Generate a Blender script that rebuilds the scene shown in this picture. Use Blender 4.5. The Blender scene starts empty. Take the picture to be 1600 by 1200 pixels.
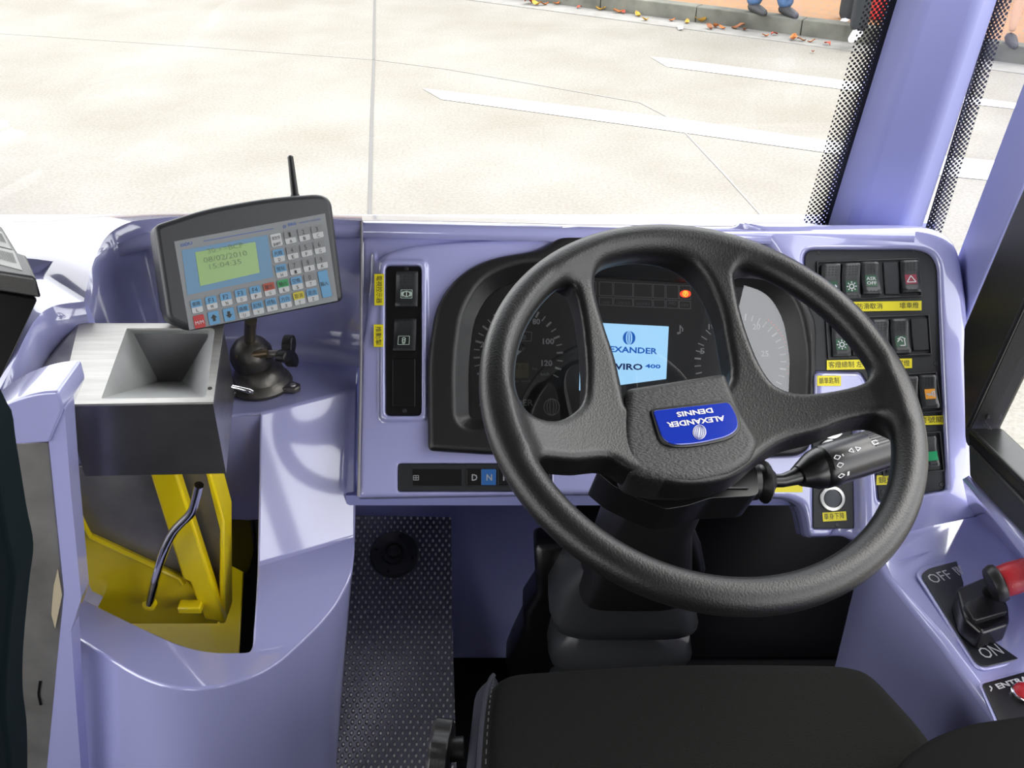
import bpy, bmesh, math, random
import numpy as np
from mathutils import Vector as V3, Matrix, noise
random.seed(7)
R = math.radians
SC = bpy.context.scene
COL = SC.collection
# ------------------------------------------------------------------ camera
PITCH = R(32); FPX = 1570.0; CAM = np.array([0.0, 0.0, 2.1])
cd = bpy.data.cameras.new('camera'); cam = bpy.data.objects.new('camera', cd); COL.objects.link(cam)
cam.location = CAM; cam.rotation_euler = (R(90) - PITCH, 0, 0)
cd.sensor_width = 36; cd.lens = 36 * FPX / 1600; cd.clip_start = 0.02; cd.clip_end = 200
SC.camera = cam
# ------------------------------------------------------------------ light
w = bpy.data.worlds.new('overcast_sky'); SC.world = w; w.use_nodes = True
nt = w.node_tree; nt.nodes.clear()
out = nt.nodes.new('ShaderNodeOutputWorld'); bg = nt.nodes.new('ShaderNodeBackground')
geo = nt.nodes.new('ShaderNodeTexCoord'); sep = nt.nodes.new('ShaderNodeSeparateXYZ')
ramp = nt.nodes.new('ShaderNodeValToRGB')
ramp.color_ramp.elements[0].position = 0.0; ramp.color_ramp.elements[0].color = (1.0, 1.0, 1.0, 1)
ramp.color_ramp.elements[1].position = 0.6; ramp.color_ramp.elements[1].color = (.50, .51, .53, 1)
nt.links.new(geo.outputs['Generated'], sep.inputs[0]); nt.links.new(sep.outputs['Z'], ramp.inputs[0])
nt.links.new(ramp.outputs[0], bg.inputs[0]); nt.links.new(bg.outputs[0], out.inputs[0])
bg.inputs[1].default_value = 2.3
sun = bpy.data.lights.new('sun', 'SUN'); sun.energy = 2.2; sun.angle = R(60); sun.color = (1, .97, .92)
so = bpy.data.objects.new('sun', sun); COL.objects.link(so); so.rotation_euler = (R(-33), 0, R(-62)); so.location = (0, 0, 8)
SC.view_settings.view_transform = 'Standard'; SC.view_settings.look = 'None'
SC.view_settings.exposure = 1.45; SC.view_settings.gamma = 1; SC.view_settings.use_curve_mapping = False
try:
    SC.cycles.use_denoising = True
    SC.cycles.max_bounces = 8; SC.cycles.transparent_max_bounces = 12
    SC.cycles.caustics_reflective = False; SC.cycles.caustics_refractive = False
except Exception: pass

# ------------------------------------------------------------------ helpers
FW = np.array([0, math.cos(PITCH), -math.sin(PITCH)]); UP = np.array([0, math.sin(PITCH), math.cos(PITCH)]); RT = np.array([1.0, 0, 0])
def ray(px, py): return FW + (px - 800) / FPX * RT - (py - 600) / FPX * UP
def P(px, py, y=None, z=None, x=None, d=None):
    r = ray(px, py)
    if y is not None: t = (y - CAM[1]) / r[1]
    elif z is not None: t = (z - CAM[2]) / r[2]
    elif x is not None: t = (x - CAM[0]) / r[0]
    else: t = d
    return CAM + r * t
def nrm(a): a = np.asarray(a, float); return a / np.linalg.norm(a)
class Pl:
    def __init__(s, o, n, right=(1, 0, 0)):
        s.o = np.asarray(o, float); s.n = nrm(n)
        e = np.asarray(right, float); e = e - s.n * e.dot(s.n); s.ex = nrm(e); s.ey = np.cross(s.n, s.ex)
    def w(s, px, py, h=0.0):
        r = ray(px, py); t = ((s.o - CAM).dot(s.n) + h) / r.dot(s.n); return CAM + r * t
    def uv(s, px, py, h=0.0):
        q = s.w(px, py, h) - s.o; return np.array([q.dot(s.ex), q.dot(s.ey)])
    def at(s, u, v, h=0.0): return s.o + s.ex * u + s.ey * v + s.n * h
def rnd(pts, r, seg=5):
    out = []; n = len(pts); rr = r if isinstance(r, (list, tuple)) else [r] * n
    for i in range(n):
        a, b, c = (np.array(pts[(i + k) % n], float) for k in (-1, 0, 1))
        q = rr[i]
        if q <= 0: out.append(tuple(b)); continue
        la, lc = np.linalg.norm(a - b), np.linalg.norm(c - b)
        p0 = b + (a - b) / la * min(q, la * .48); p2 = b + (c - b) / lc * min(q, lc * .48)
        for k in range(seg + 1):
            t = k / seg; out.append(tuple((1 - t) ** 2 * p0 + 2 * t * (1 - t) * b + t * t * p2))
    return out
def spl(pts, n=6, closed=True):
    out = []; N = len(pts); p = [np.array(q, float) for q in pts]
    for i in range(N if closed else N - 1):
        if closed: a, b, c, d = p[i - 1], p[i], p[(i + 1) % N], p[(i + 2) % N]
        else: a, b, c, d = p[max(i - 1, 0)], p[i], p[i + 1], p[min(i + 2, N - 1)]
        for k in range(n):
            t = k / n
            out.append(.5 * ((2 * b) + (c - a) * t + (2 * a - 5 * b + 4 * c - d) * t * t + (3 * b - a - 3 * c + d) * t ** 3))
    if not closed: out.append(p[-1])
    return [tuple(o) for o in out]
def rect(x0, y0, x1, y1): return [(x0, y0), (x1, y0), (x1, y1), (x0, y1)]

MATS = {}
def mat(name, col, rough=.5, metal=0, coat=0, bump=0, bscale=200, emit=None, estr=0, vary=0, vscale=20, spec=.5, sheen=0, stretch=None, detail=3):
    if name in MATS: return MATS[name]
    m = bpy.data.materials.new(name); m.use_nodes = True; t = m.node_tree; b = t.nodes['Principled BSDF']
    b.inputs['Base Color'].default_value = (*col, 1); b.inputs['Roughness'].default_value = rough; b.inputs['Metallic'].default_value = metal
    b.inputs['Coat Weight'].default_value = coat; b.inputs['Coat Roughness'].default_value = .05; b.inputs['Coat IOR'].default_value = 1.75; b.inputs['Specular IOR Level'].default_value = spec
    b.inputs['Sheen Weight'].default_value = sheen
    if emit: b.inputs['Emission Color'].default_value = (*emit, 1); b.inputs['Emission Strength'].default_value = estr
    if bump or vary:
        tc = t.nodes.new('ShaderNodeTexCoord'); src = tc.outputs['Object']
        if stretch:
            mp = t.nodes.new('ShaderNodeMapping'); mp.inputs['Scale'].default_value = stretch; t.links.new(src, mp.inputs[0]); src = mp.outputs[0]
    if bump:
        n = t.nodes.new('ShaderNodeTexNoise'); n.inputs['Scale'].default_value = bscale; n.inputs['Detail'].default_value = detail
        bp = t.nodes.new('ShaderNodeBump'); bp.inputs['Strength'].default_value = bump; bp.inputs['Distance'].default_value = .002
        t.links.new(src, n.inputs['Vector']); t.links.new(n.outputs['Fac'], bp.inputs['Height']); t.links.new(bp.outputs[0], b.inputs['Normal'])
    if vary:
        n = t.nodes.new('ShaderNodeTexNoise'); n.inputs['Scale'].default_value = vscale; n.inputs['Detail'].default_value = 6
        rp = t.nodes.new('ShaderNodeValToRGB'); lo = tuple(c * (1 - vary) for c in col); hi = tuple(min(1, c * (1 + vary)) for c in col)
        rp.color_ramp.elements[0].position = .3; rp.color_ramp.elements[0].color = (*lo, 1)
        rp.color_ramp.elements[1].position = .7; rp.color_ramp.elements[1].color = (*hi, 1)
        t.links.new(src, n.inputs['Vector']); t.links.new(n.outputs['Fac'], rp.inputs[0]); t.links.new(rp.outputs[0], b.inputs['Base Color'])
    MATS[name] = m; return m
LAV = mat('lavender_gelcoat', (.335, .34, .60), .18, coat=1, bump=.02, bscale=40)
LAVM = mat('lavender_satin', (.27, .285, .54), .38, bump=.03, bscale=150)
BLK = mat('black_plastic', (.0045, .0045, .005), .42, bump=.15, bscale=500)
BLKS = mat('black_satin', (.003, .003, .0035), .30)
BLKP = mat('panel_black', (.0045, .0055, .008), .5, bump=.08, bscale=700)
WHEEL = mat('grained_rubber', (.005, .005, .005), .38, spec=.4, bump=.2, bscale=480, detail=5)
PADM = mat('grained_pad', (.008, .008, .008), .46, bump=.55, bscale=260, stretch=(1, 2.4, 1), detail=6)
GREYP = mat('dark_grey_plastic', (.018, .019, .021), .42, bump=.1, bscale=600)
ROCK = mat('rocker_grey', (.014, .0155, .0175), .42)
WHITE = mat('white_print', (.5, .5, .52), .5)
DIMW = mat('grey_print', (.24, .25, .26), .5)
YEL = mat('yellow_label', (.72, .62, .01), .45)
INK = mat('black_ink', (.02, .02, .015), .6)
STEEL = mat('brushed_steel', (.50, .485, .46), .42, metal=.6, bump=.12, bscale=90, stretch=(1, 14, 14), vary=.12, vscale=9)
STEELD = mat('dull_steel', (.30, .29, .28), .42, metal=.7, bump=.1, bscale=60, vary=.25, vscale=12)
CHROME = mat('chrome', (.75, .75, .78), .12, metal=1)
CAST = mat('cast_metal', (.10, .094, .085), .4, metal=.8, bump=.5, bscale=70, vary=.3, vscale=25)
YPAINT = mat('yellow_paint', (.78, .60, .004), .3, bump=.06, bscale=40, coat=.3)
FABRIC = mat('seat_fabric', (.0042, .0045, .0038), .95, bump=.7, bscale=420, vary=.25, vscale=300, sheen=.0, spec=.15, stretch=(1, 2, 1))
NAVY = mat('navy_side_cloth', (.005, .006, .015), .8)
RUBBER = mat('black_rubber', (.0035, .0035, .004), .38)
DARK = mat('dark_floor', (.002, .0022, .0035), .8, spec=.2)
GREENP = mat('green_marking', (.004, .06, .025), .5)
RED = mat('red_plastic', (.36, .012, .02), .38, bump=.25, bscale=300)

def setp(o, label=None, cat=None, group=None, kind=None):
    if label: o['label'] = label
    if cat: o['category'] = cat
    if group: o['group'] = group
    if kind: o['kind'] = kind
    return o
def woff(p):
    o = V3((0, 0, 0))
    while p is not None: o += p.location; p = p.parent
    return np.array(o)
def root(name, label, cat, loc, group=None, kind=None):
    o = bpy.data.objects.new(name, None); o.empty_display_size = .05; o.location = V3(loc); COL.objects.link(o)
    return setp(o, label, cat, group, kind)
def mk(name, verts, faces, m, parent=None, bevel=0, seg=2, smooth=True, ang=35, label=None, cat=None, group=None, kind=None, sub=0, solid=0):
    verts = np.asarray(verts, float)
    off = woff(parent) if parent is not None else np.array([(verts[:, 0].min() + verts[:, 0].max()) / 2, (verts[:, 1].min() + verts[:, 1].max()) / 2, verts[:, 2].min()])
    me = bpy.data.meshes.new(name); me.from_pydata((verts - off).tolist(), [], [list(map(int, f)) for f in faces]); me.update()
    bm = bmesh.new(); bm.from_mesh(me); bmesh.ops.remove_doubles(bm, verts=bm.verts, dist=1e-6)
    bmesh.ops.recalc_face_normals(bm, faces=bm.faces); bm.to_mesh(me); bm.free()
    o = bpy.data.objects.new(name, me); COL.objects.link(o)
    if parent is not None: o.parent = parent
    else: o.location = V3(off)
    me.materials.append(m)
    if smooth:
        me.shade_smooth()
        try: me.set_sharp_from_angle(angle=R(ang))
        except Exception: pass
    if solid:
        s = o.modifiers.new('solid', 'SOLIDIFY'); s.thickness = solid; s.offset = -1
    if sub:
        s = o.modifiers.new('sub', 'SUBSURF'); s.levels = sub; s.render_levels = sub
    if bevel:
        b = o.modifiers.new('bevel', 'BEVEL'); b.width = bevel; b.segments = seg; b.limit_method = 'ANGLE'; b.angle_limit = R(30); b.use_clamp_overlap = True
        b.harden_normals = False
    return setp(o, label, cat, group, kind)
def prism(bot, top):
    n = len(bot); v = list(bot) + list(top)
    f = [list(range(n))[::-1], [n + i for i in range(n)]] + [[i, (i + 1) % n, n + (i + 1) % n, n + i] for i in range(n)]
    return v, f
def slab(name, pl, pts, h0, h1, m, parent=None, bevel=0, href=None, **k):
    """outline seen at height href (default h1) on plane, solid between h0 and h1"""
    href = h1 if href is None else href
    uv = [pl.uv(x, y, href) for x, y in pts]
    v, f = prism([pl.at(a, b, h0) for a, b in uv], [pl.at(a, b, h1) for a, b in uv])
    return mk(name, v, f, m, parent, bevel, **k)
def join(parts):
    V, F = [], []; 
    for v, f in parts:
        n = len(V); V += [tuple(p) for p in v]; F += [[i + n for i in q] for q in f]
    return V, F
def boxg(c, s, ax=None):
    c = np.asarray(c, float); ax = ax or (np.array([1, 0, 0]), np.array([0, 1, 0]), np.array([0, 0, 1])); v = []
    for k in (-1, 1):
        for (i, j) in ((-1, -1), (1, -1), (1, 1), (-1, 1)):
            v.append(c + ax[0] * i * s[0] / 2 + ax[1] * j * s[1] / 2 + ax[2] * k * s[2] / 2)
    return prism(v[:4], v[4:])
def ringpath(path, rads, seg=12, closed=False, flat=None):
    path = [np.asarray(p, float) for p in path]; n = len(path)
    if not isinstance(rads, (list, tuple, np.ndarray)): rads = [rads] * n
    V, F = [], []; prev = None
    for i in range(n):
        a = path[i - 1] if (i or closed) else path[0]; b = path[(i + 1) % n] if (i < n - 1 or closed) else path[-1]
        t = nrm(b - a)
        if prev is None:
            u = np.cross(t, [0, 0, 1]);
            if np.linalg.norm(u) < .1: u = np.cross(t, [0, 1, 0])
            u = nrm(u)
        else: u = nrm(prev - t * prev.dot(t))
        prev = u; w_ = np.cross(t, u)
        for k in range(seg):
            a_ = 2 * math.pi * k / seg; V.append(path[i] + (u * math.cos(a_) + w_ * math.sin(a_)) * rads[i])
    m = n if closed else n - 1
    for i in range(m):
        for k in range(seg):
            j = (i + 1) % n; F.append([i * seg + k, i * seg + (k + 1) % seg, j * seg + (k + 1) % seg, j * seg + k])
    if not closed: F += [list(range(seg))[::-1], [(n - 1) * seg + k for k in range(seg)]]
    return V, F
def lathe(o, axis, prof, seg=32, ref=(1, 0, 0)):
    a = nrm(axis); e = np.asarray(ref, float); e = nrm(e - a * e.dot(a)); f_ = np.cross(a, e); V, F = [], []
    o = np.asarray(o, float)
    for r, h in prof:
        for k in range(seg):
            t = 2 * math.pi * k / seg; V.append(o + a * h + (e * math.cos(t) + f_ * math.sin(t)) * max(r, 1e-5))
    for i in range(len(prof) - 1):
        for k in range(seg): F.append([i * seg + k, i * seg + (k + 1) % seg, (i + 1) * seg + (k + 1) % seg, (i + 1) * seg + k])
    F += [list(range(seg))[::-1], [(len(prof) - 1) * seg + k for k in range(seg)]]
    return V, F
_tc = {}
def text(name, s, a, b, up, m, parent, hgt=None, depth=.0003, bold=0, lift=None, ysc=1.0, label=None):
    """text with baseline a->b (world points), up = direction of letters' tops; lift = outward normal offset already in a,b"""
    a = np.asarray(a, float); b = np.asarray(b, float)
    key = (s, bold)
    if key not in _tc:
        cu = bpy.data.curves.new('t', 'FONT'); cu.body = s; cu.size = 1; cu.resolution_u = 2; cu.offset = bold; cu.fill_mode = 'FRONT'
        ob = bpy.data.objects.new('t', cu); COL.objects.link(ob)
        dg = bpy.context.evaluated_depsgraph_get(); me = bpy.data.meshes.new_from_object(ob.evaluated_get(dg))
        vs = np.array([tuple(v.co) for v in me.vertices]).reshape(-1, 3); fs = [list(p.vertices) for p in me.polygons]
        bpy.data.objects.remove(ob); bpy.data.curves.remove(cu); bpy.data.meshes.remove(me)
        _tc[key] = (vs, fs)
    vs, fs = _tc[key]
    if len(vs) == 0: return None
    x0, x1 = vs[:, 0].min(), vs[:, 0].max(); y0 = vs[:, 1].min(); y1 = vs[:, 1].max()
    L = np.linalg.norm(b - a); dx = (b - a) / L; upv = np.asarray(up, float); upv = nrm(upv - dx * upv.dot(dx)); sx = L / (x1 - x0)
    sy = sx * ysc if hgt is None else hgt / (y1 - y0)
    W = a + (vs[:, :1] - x0) * sx * dx + (vs[:, 1:2] - y0) * sy * upv
    return mk(name, W, fs, m, parent, smooth=False, label=label)
def ptext(name, s, pl, a, b, m, parent, h, hpx=None, **k):
    """text on plane pl from pixel a to pixel b (baseline); hpx letter height in px"""
    A = pl.w(*a, h); B = pl.w(*b, h); d = nrm(B - A); up = np.cross(pl.n, d)
    hg = None
    if hpx: hg = hpx * np.linalg.norm(B - A) / math.hypot(b[0] - a[0], b[1] - a[1]) 
    return text(name, s, A, B, up, m, parent, hgt=hg, **k)
def strokes(name, pl, lines, h, wpx, m, parent, **k):
    """thin flat line marks on a plane, pixel polylines"""
    V, F = [], []
    for ln in lines:
        for (x0, y0), (x1, y1) in zip(ln[:-1], ln[1:]):
            L = math.hypot(x1 - x0, y1 - y0) or 1; nx, ny = -(y1 - y0) / L * wpx / 2, (x1 - x0) / L * wpx / 2
            n = len(V)
            V += [pl.w(x0 + nx, y0 + ny, h), pl.w(x1 + nx, y1 + ny, h), pl.w(x1 - nx, y1 - ny, h), pl.w(x0 - nx, y0 - ny, h)]
            F.append([n, n + 1, n + 2, n + 3])
    return mk(name, V, F, m, parent, smooth=False, **k)
def circ(cx, cy, rx, ry=None, n=20, a0=0, a1=360):
    ry = ry or rx; return [(cx + rx * math.cos(R(a0 + (a1 - a0) * i / n)), cy + ry * math.sin(R(a0 + (a1 - a0) * i / n))) for i in range(n + 1)]
def globe(name, pl, cx, cy, rx, ry, h, wpx, m, parent, rot=0):
    L = []
    for s in (1, .62, .25): 
        L.append(circ(cx, cy, rx * s, ry, 24))
    if rot:
        c, s_ = math.cos(R(rot)), math.sin(R(rot)); L = [[(cx + (x - cx) * c - (y - cy) * s_, cy + (x - cx) * s_ + (y - cy) * c) for x, y in l] for l in L]
    return strokes(name, pl, L, h, wpx, m, parent)
# -------- implicit surfaces
def sd_poly(U, Vv, poly):
    poly = np.array(poly, float); n = len(poly); d = np.full(U.shape, 1e9); s = np.ones(U.shape)
    for i in range(n):
        a = poly[i]; b = poly[(i + 1) % n]; e = b - a; wx, wy = U - a[0], Vv - a[1]
        t = np.clip((wx * e[0] + wy * e[1]) / (e.dot(e) + 1e-12), 0, 1)
        d = np.minimum(d, (wx - e[0] * t) ** 2 + (wy - e[1] * t) ** 2)
        c1 = Vv >= a[1]; c2 = Vv < b[1]; c3 = e[0] * wy > e[1] * wx
        s = np.where((c1 & c2 & c3) | (~c1 & ~c2 & ~c3), -s, s)
    return s * np.sqrt(d)
def smin(a, b, k): h = np.clip(.5 + .5 * (b - a) / k, 0, 1); return b * (1 - h) + a * h - k * h * (1 - h)
def smax(a, b, k): return -smin(-a, -b, k)
def rslab(d2, h, h0, h1, r):
    """rounded slab from 2D distance d2 between h0 and h1, edge radius r"""
    q = d2 + r; w_ = np.abs(h - (h0 + h1) / 2) - (h1 - h0) / 2 + r
    return np.minimum(np.maximum(q, w_), 0) + np.sqrt(np.maximum(q, 0) ** 2 + np.maximum(w_, 0) ** 2) - r
def nets(F, org, step):
    """naive surface nets -> verts (grid space scaled), quads"""
    s = F < 0; nx, ny, nz = F.shape
    c = np.zeros((nx - 1, ny - 1, nz - 1), int)
    for i in (0, 1):
        for j in (0, 1):
            for k in (0, 1): c += s[i:nx - 1 + i, j:ny - 1 + j, k:nz - 1 + k]
    act = (c > 0) & (c < 8); idx = np.full(act.shape, -1); ii = np.argwhere(act); idx[act] = np.arange(len(ii))
    acc = np.zeros((len(ii), 3)); cnt = np.zeros(len(ii)); I, J, K = ii.T
    cor = [(i, j, k) for i in (0, 1) for j in (0, 1) for k in (0, 1)]
    for a in cor:
        for ax in range(3):
            if a[ax] == 0:
                b = list(a); b[ax] = 1
                fa = F[I + a[0], J + a[1], K + a[2]]; fb = F[I + b[0], J + b[1], K + b[2]]
                m = (fa < 0) != (fb < 0); t = np.where(m, fa / np.where(m, fa - fb, 1), 0)
                p = np.tile(np.array(a, float), (len(ii), 1)); p[:, ax] += t
                acc += p * m[:, None]; cnt += m
    Vv = (ii + acc / cnt[:, None]) * step + np.array(org)
    Q = []
    for ax in range(3):
        o1, o2 = [(1, 2), (2, 0), (0, 1)][ax]
        sl0 = [slice(None)] * 3; sl1 = [slice(None)] * 3; sl0[ax] = slice(0, -1); sl1[ax] = slice(1, None)
        a = s[tuple(sl0)]; b = s[tuple(sl1)]; e = np.argwhere(a != b)
        e = e[(e[:, o1] > 0) & (e[:, o2] > 0) & (e[:, o1] < F.shape[o1] - 1) & (e[:, o2] < F.shape[o2] - 1)]
        flip = a[tuple(e.T)]
        def g(d1, d2):
            q = e.copy(); q[:, o1] -= d1; q[:, o2] -= d2; return idx[tuple(q.T)]
        q = np.stack([g(1, 1), g(0, 1), g(0, 0), g(1, 0)], 1); q[~flip] = q[~flip][:, ::-1]; Q.append(q)
    return Vv, np.concatenate(Q)
def implicit(name, fn, lo, hi, step, pl, m, parent, **k):
    ax = [np.arange(lo[i], hi[i] + step, step) for i in range(3)]
    U, Vv = np.meshgrid(ax[0], ax[1], indexing='ij')
    F = fn(U, Vv, ax[2][None, None, :])
    vv, q = nets(F, lo, step)
    W = pl.o + vv[:, :1] * pl.ex + vv[:, 1:2] * pl.ey + vv[:, 2:] * pl.n
    off = woff(parent) if parent is not None else pl.o
    me = bpy.data.meshes.new(name); me.from_pydata((W - off).tolist(), [], q.tolist()); me.shade_smooth(); me.materials.append(m)
    o = bpy.data.objects.new(name, me); COL.objects.link(o)
    if parent is not None: o.parent = parent
    else: o.location = V3(off)
    return setp(o, **k)

# ================================================================== OUTSIDE
def road_mat():
    m = bpy.data.materials.new('worn_concrete'); m.use_nodes = True; t = m.node_tree; b = t.nodes['Principled BSDF']; N = t.nodes.new; L = t.links.new
    tc = N('ShaderNodeTexCoord'); n1 = N('ShaderNodeTexNoise'); n1.inputs['Scale'].default_value = 1.1; n1.inputs['Detail'].default_value = 5
    n2 = N('ShaderNodeTexNoise'); n2.inputs['Scale'].default_value = 55; n2.inputs['Detail'].default_value = 3
    L(tc.outputs['Object'], n1.inputs[0]); L(tc.outputs['Object'], n2.inputs[0])
    r1 = N('ShaderNodeValToRGB'); r1.color_ramp.elements[0].position = .35; r1.color_ramp.elements[0].color = (.198, .181, .154, 1)
    r1.color_ramp.elements[1].position = .65; r1.color_ramp.elements[1].color = (.238, .225, .203, 1)
    r2 = N('ShaderNodeValToRGB'); r2.color_ramp.elements[0].position = .3; r2.color_ramp.elements[0].color = (.74, .72, .69, 1)
    r2.color_ramp.elements[1].position = .62; r2.color_ramp.elements[1].color = (1.0, 1.0, 1.0, 1)
    mx = N('ShaderNodeMix'); mx.data_type = 'RGBA'; mx.blend_type = 'MULTIPLY'; mx.inputs[0].default_value = .8
    L(n1.outputs['Fac'], r1.inputs[0]); L(n2.outputs['Fac'], r2.inputs[0]); L(r1.outputs[0], mx.inputs[6]); L(r2.outputs[0], mx.inputs[7]); L(mx.outputs[2], b.inputs['Base Color'])
    b.inputs['Roughness'].default_value = .85
    bp = N('ShaderNodeBump'); bp.inputs['Strength'].default_value = .3; bp.inputs['Distance'].default_value = .01
    L(n2.outputs['Fac'], bp.inputs['Height']); L(bp.outputs[0], b.inputs['Normal'])
    return m
ROADM = road_mat()
LINEM = mat('road_paint', (.62, .62, .60), .7, vary=.08, vscale=8)
JOINT = mat('joint_filler', (.13, .125, .12), .9)
def gp(px, py, z=0.0): return P(px, py, z=z)
# kerb line in world
KA, KB = gp(938, 16), gp(1200, 50); kd = nrm(KB - KA); kn = np.array([-kd[1], kd[0], 0]);
if kn[1] < 0: kn = -kn
def kp(s, t, z): return KA + kd * s + kn * t + np.array([0, 0, z - KA[2]])
mk('road', [(-16, -8, 0), (18, -8, 0), kp(14, .0, 0), kp(-16, .0, 0)], [[0, 1, 2, 3]], ROADM, kind='structure', smooth=False)
rd = bpy.data.objects['road']
def strip(name, pts, z, m, parent=None, **k): return mk(name, [gp(x, y, z) for x, y in pts], [list(range(len(pts)))], m, parent, smooth=False, **k)
strip('lane_line', [(1017, 89), (1050, 92), (1370, 132), (1640, 168), (1640, 176), (1370, 146), (1042, 104)], .004, LINEM, rd)
strip('lane_line', [(660, 138), (1050, 184), (1335, 226), (1470, 243), (1660, 262), (1660, 292), (1470, 274), (1325, 243), (1040, 203), (690, 155)], .004, LINEM, rd)
def gline(pts, wd):
    V, F = [], []
    p = [gp(x, y, .003) for x, y in pts]
    for a, b in zip(p[:-1], p[1:]):
        d = nrm(b - a); nn = np.array([-d[1], d[0], 0]) * wd / 2; n = len(V); V += [a - nn, b - nn, b + nn, a + nn]; F.append([n, n + 1, n + 2, n + 3])
    return V, F
mk('road_joint', *gline([(586, -40), (584, 100), (581, 180), (577, 360), (574, 480)], .022), JOINT, rd, smooth=False)
mk('road_joint', *gline([(585, 93), (700, 108), (1000, 160), (1046, 184)], .009), mat('thin_joint', (.26, .25, .24), .9), rd, smooth=False)
mk('road_joint', *gline([(1068, 204), (1130, 270), (1220, 370), (1300, 460)], .010), MATS['thin_joint'], rd, smooth=False)
mk('road_joint', *gline([(-60, 48), (300, 72), (585, 93)], .008), MATS['thin_joint'], rd, smooth=False)
KERB = mat('mossy_kerb_concrete', (.11, .108, .09), .9, vary=.45, vscale=3.5, bump=.3, bscale=30)
KTOP = mat('kerb_top_concrete', (.22, .21, .195), .9, vary=.15, vscale=6)
def kbox(s0, s1, t0, t1, z0, z1): return prism([kp(s0, t0, z0), kp(s1, t0, z0), kp(s1, t1, z0), kp(s0, t1, z0)], [kp(s0, t0, z1), kp(s1, t0, z1), kp(s1, t1, z1), kp(s0, t1, z1)])
ke = root('kerb', None, None, kp(0, 0, 0), kind='structure')
for i in range(-8, 9): mk('kerb_stone', *kbox(i * 1.0, i * 1.0 + .992, .0, .14, -.05, .14), KERB, ke, .008)
mk('gutter', *kbox(-12, 12, -.30, -.005, -.02, .006), KTOP, ke)
def tile_mat():
    m = bpy.data.materials.new('orange_paving'); m.use_nodes = True; t = m.node_tree; b = t.nodes['Principled BSDF']; N = t.nodes.new; L = t.links.new
    tc = N('ShaderNodeTexCoord'); mp = N('ShaderNodeMapping'); mp.inputs['Rotation'].default_value = (0, 0, -math.atan2(kd[1], kd[0]))
    br = N('ShaderNodeTexBrick'); br.offset = 0.5; br.inputs['Scale'].default_value = 1; br.inputs['Brick Width'].default_value = .2; br.inputs['Row Height'].default_value = .1
    br.inputs['Mortar Size'].default_value = .006; br.inputs['Color1'].default_value = (.30, .15, .07, 1); br.inputs['Color2'].default_value = (.25, .135, .065, 1); br.inputs['Mortar'].default_value = (.2, .15, .11, 1)
    L(tc.outputs['Object'], mp.inputs[0]); L(mp.outputs[0], br.inputs[0]); L(br.outputs[0], b.inputs['Base Color']); b.inputs['Roughness'].default_value = .9
    return m
mk('pavement', *kbox(-14, 14, .145, 5, -.05, .135), tile_mat(), kind='structure')
# building wall and low wall behind the pavement
mk('wall_street', *kbox(-14, 14, 3.6, 3.9, -.05, 3.2), mat('stone_wall', (.08, .075, .065), .9, vary=.4, vscale=2, bump=.4, bscale=14), kind='structure')
# fallen leaves
LM = [mat('leaf_orange', (.45, .14, .03), .8, vary=.3), mat('leaf_yellow', (.5, .28, .04), .8, vary=.3), mat('leaf_brown', (.22, .08, .03), .8, vary=.3), mat('leaf_red', (.4, .06, .03), .8, vary=.3)]
LN = ['orange', 'yellow', 'brown', 'red']
def leafmesh(k):
    V = []; n = 9
    for i in range(n):
        t = i / (n - 1); wd = math.sin(math.pi * min(1, t * 1.02)) ** .7 * .026 * (1 + .15 * math.sin(i * 2.3 + k)); x = (t - .5) * .095
        z = .012 * math.cos(t * 5 + k) + .014
        V += [(x, -wd, z + .012), (x, 0, z), (x, wd, z + .014)]
    F = []
    for i in range(n - 1):
        for j in (0, 1): F.append([i * 3 + j, i * 3 + 3 + j, i * 3 + 4 + j, i * 3 + 1 + j])
    me = bpy.data.meshes.new('fallen_leaf'); me.from_pydata(V, [], F); me.shade_smooth(); me.materials.append(LM[k]); return me
LMS = [leafmesh(k) for k in range(4)]
ORD = 'first second third fourth fifth sixth seventh eighth ninth tenth eleventh twelfth thirteenth fourteenth fifteenth sixteenth seventeenth eighteenth nineteenth twentieth twenty-first twenty-second twenty-third twenty-fourth twenty-fifth'.split()
leaves = [(826, 6, 3, 1.6, 'large red-orange leaf in the gutter, leftmost of the big ones'), (838, 8, 1, 1.2, 'pale yellow leaf lying against the leftmost red leaf'), (850, 8, 0, 1.0, None), (870, 7, 0, .8, None), (905, 13, 3, .7, None), (938, 16, 1, 1.0, 'pale yellow leaf in the gutter right of the pink scraps'),
          (966, 20, 0, 1.0, None), (974, 21, 3, .8, None), (997, 25, 1, 1.0, 'yellow leaf standing up by the kerb face'), (1008, 32, 1, .8, None), (1050, 33, 0, .7, None), (1074, 36, 1, .8, None), (1093, 34, 1, 1.9, 'bright amber leaf, the biggest below the kerb'), (1108, 45, 2, 1.1, None),
          (1117, 43, 0, 1.1, None), (1128, 45, 0, .8, None), (1153, 45, 2, 1.2, 'brown curled leaf just below the kerb stone in the middle'), (1163, 48, 2, .8, None), (1196, 57, 0, .7, None), (1210, 55, 3, .8, None), (1240, 62, 0, 1.2, 'orange leaf in the gutter below the blue-jeaned person'), (1252, 64, 2, .8, None), (1268, 66, 0, .7, None), (1292, 70, 3, .8, None), (1270, 82, 3, .5, None)]
for i, (x, y, k, s, lb) in enumerate(sorted(leaves, key=lambda l: l[0])):
    o = bpy.data.objects.new('fallen_leaf', LMS[k]); COL.objects.link(o); o.location = V3(gp(x, y, .008)); o.scale = (s, s, s); o.rotation_euler = (random.uniform(-.2, .2), random.uniform(-.2, .2), random.uniform(0, 6.28))
    setp(o, lb or 'small dry %s leaf, %s from the left in the row of gutter leaves' % (LN[k], ORD[i]), 'leaf', 'fallen leaves in the gutter')
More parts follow.
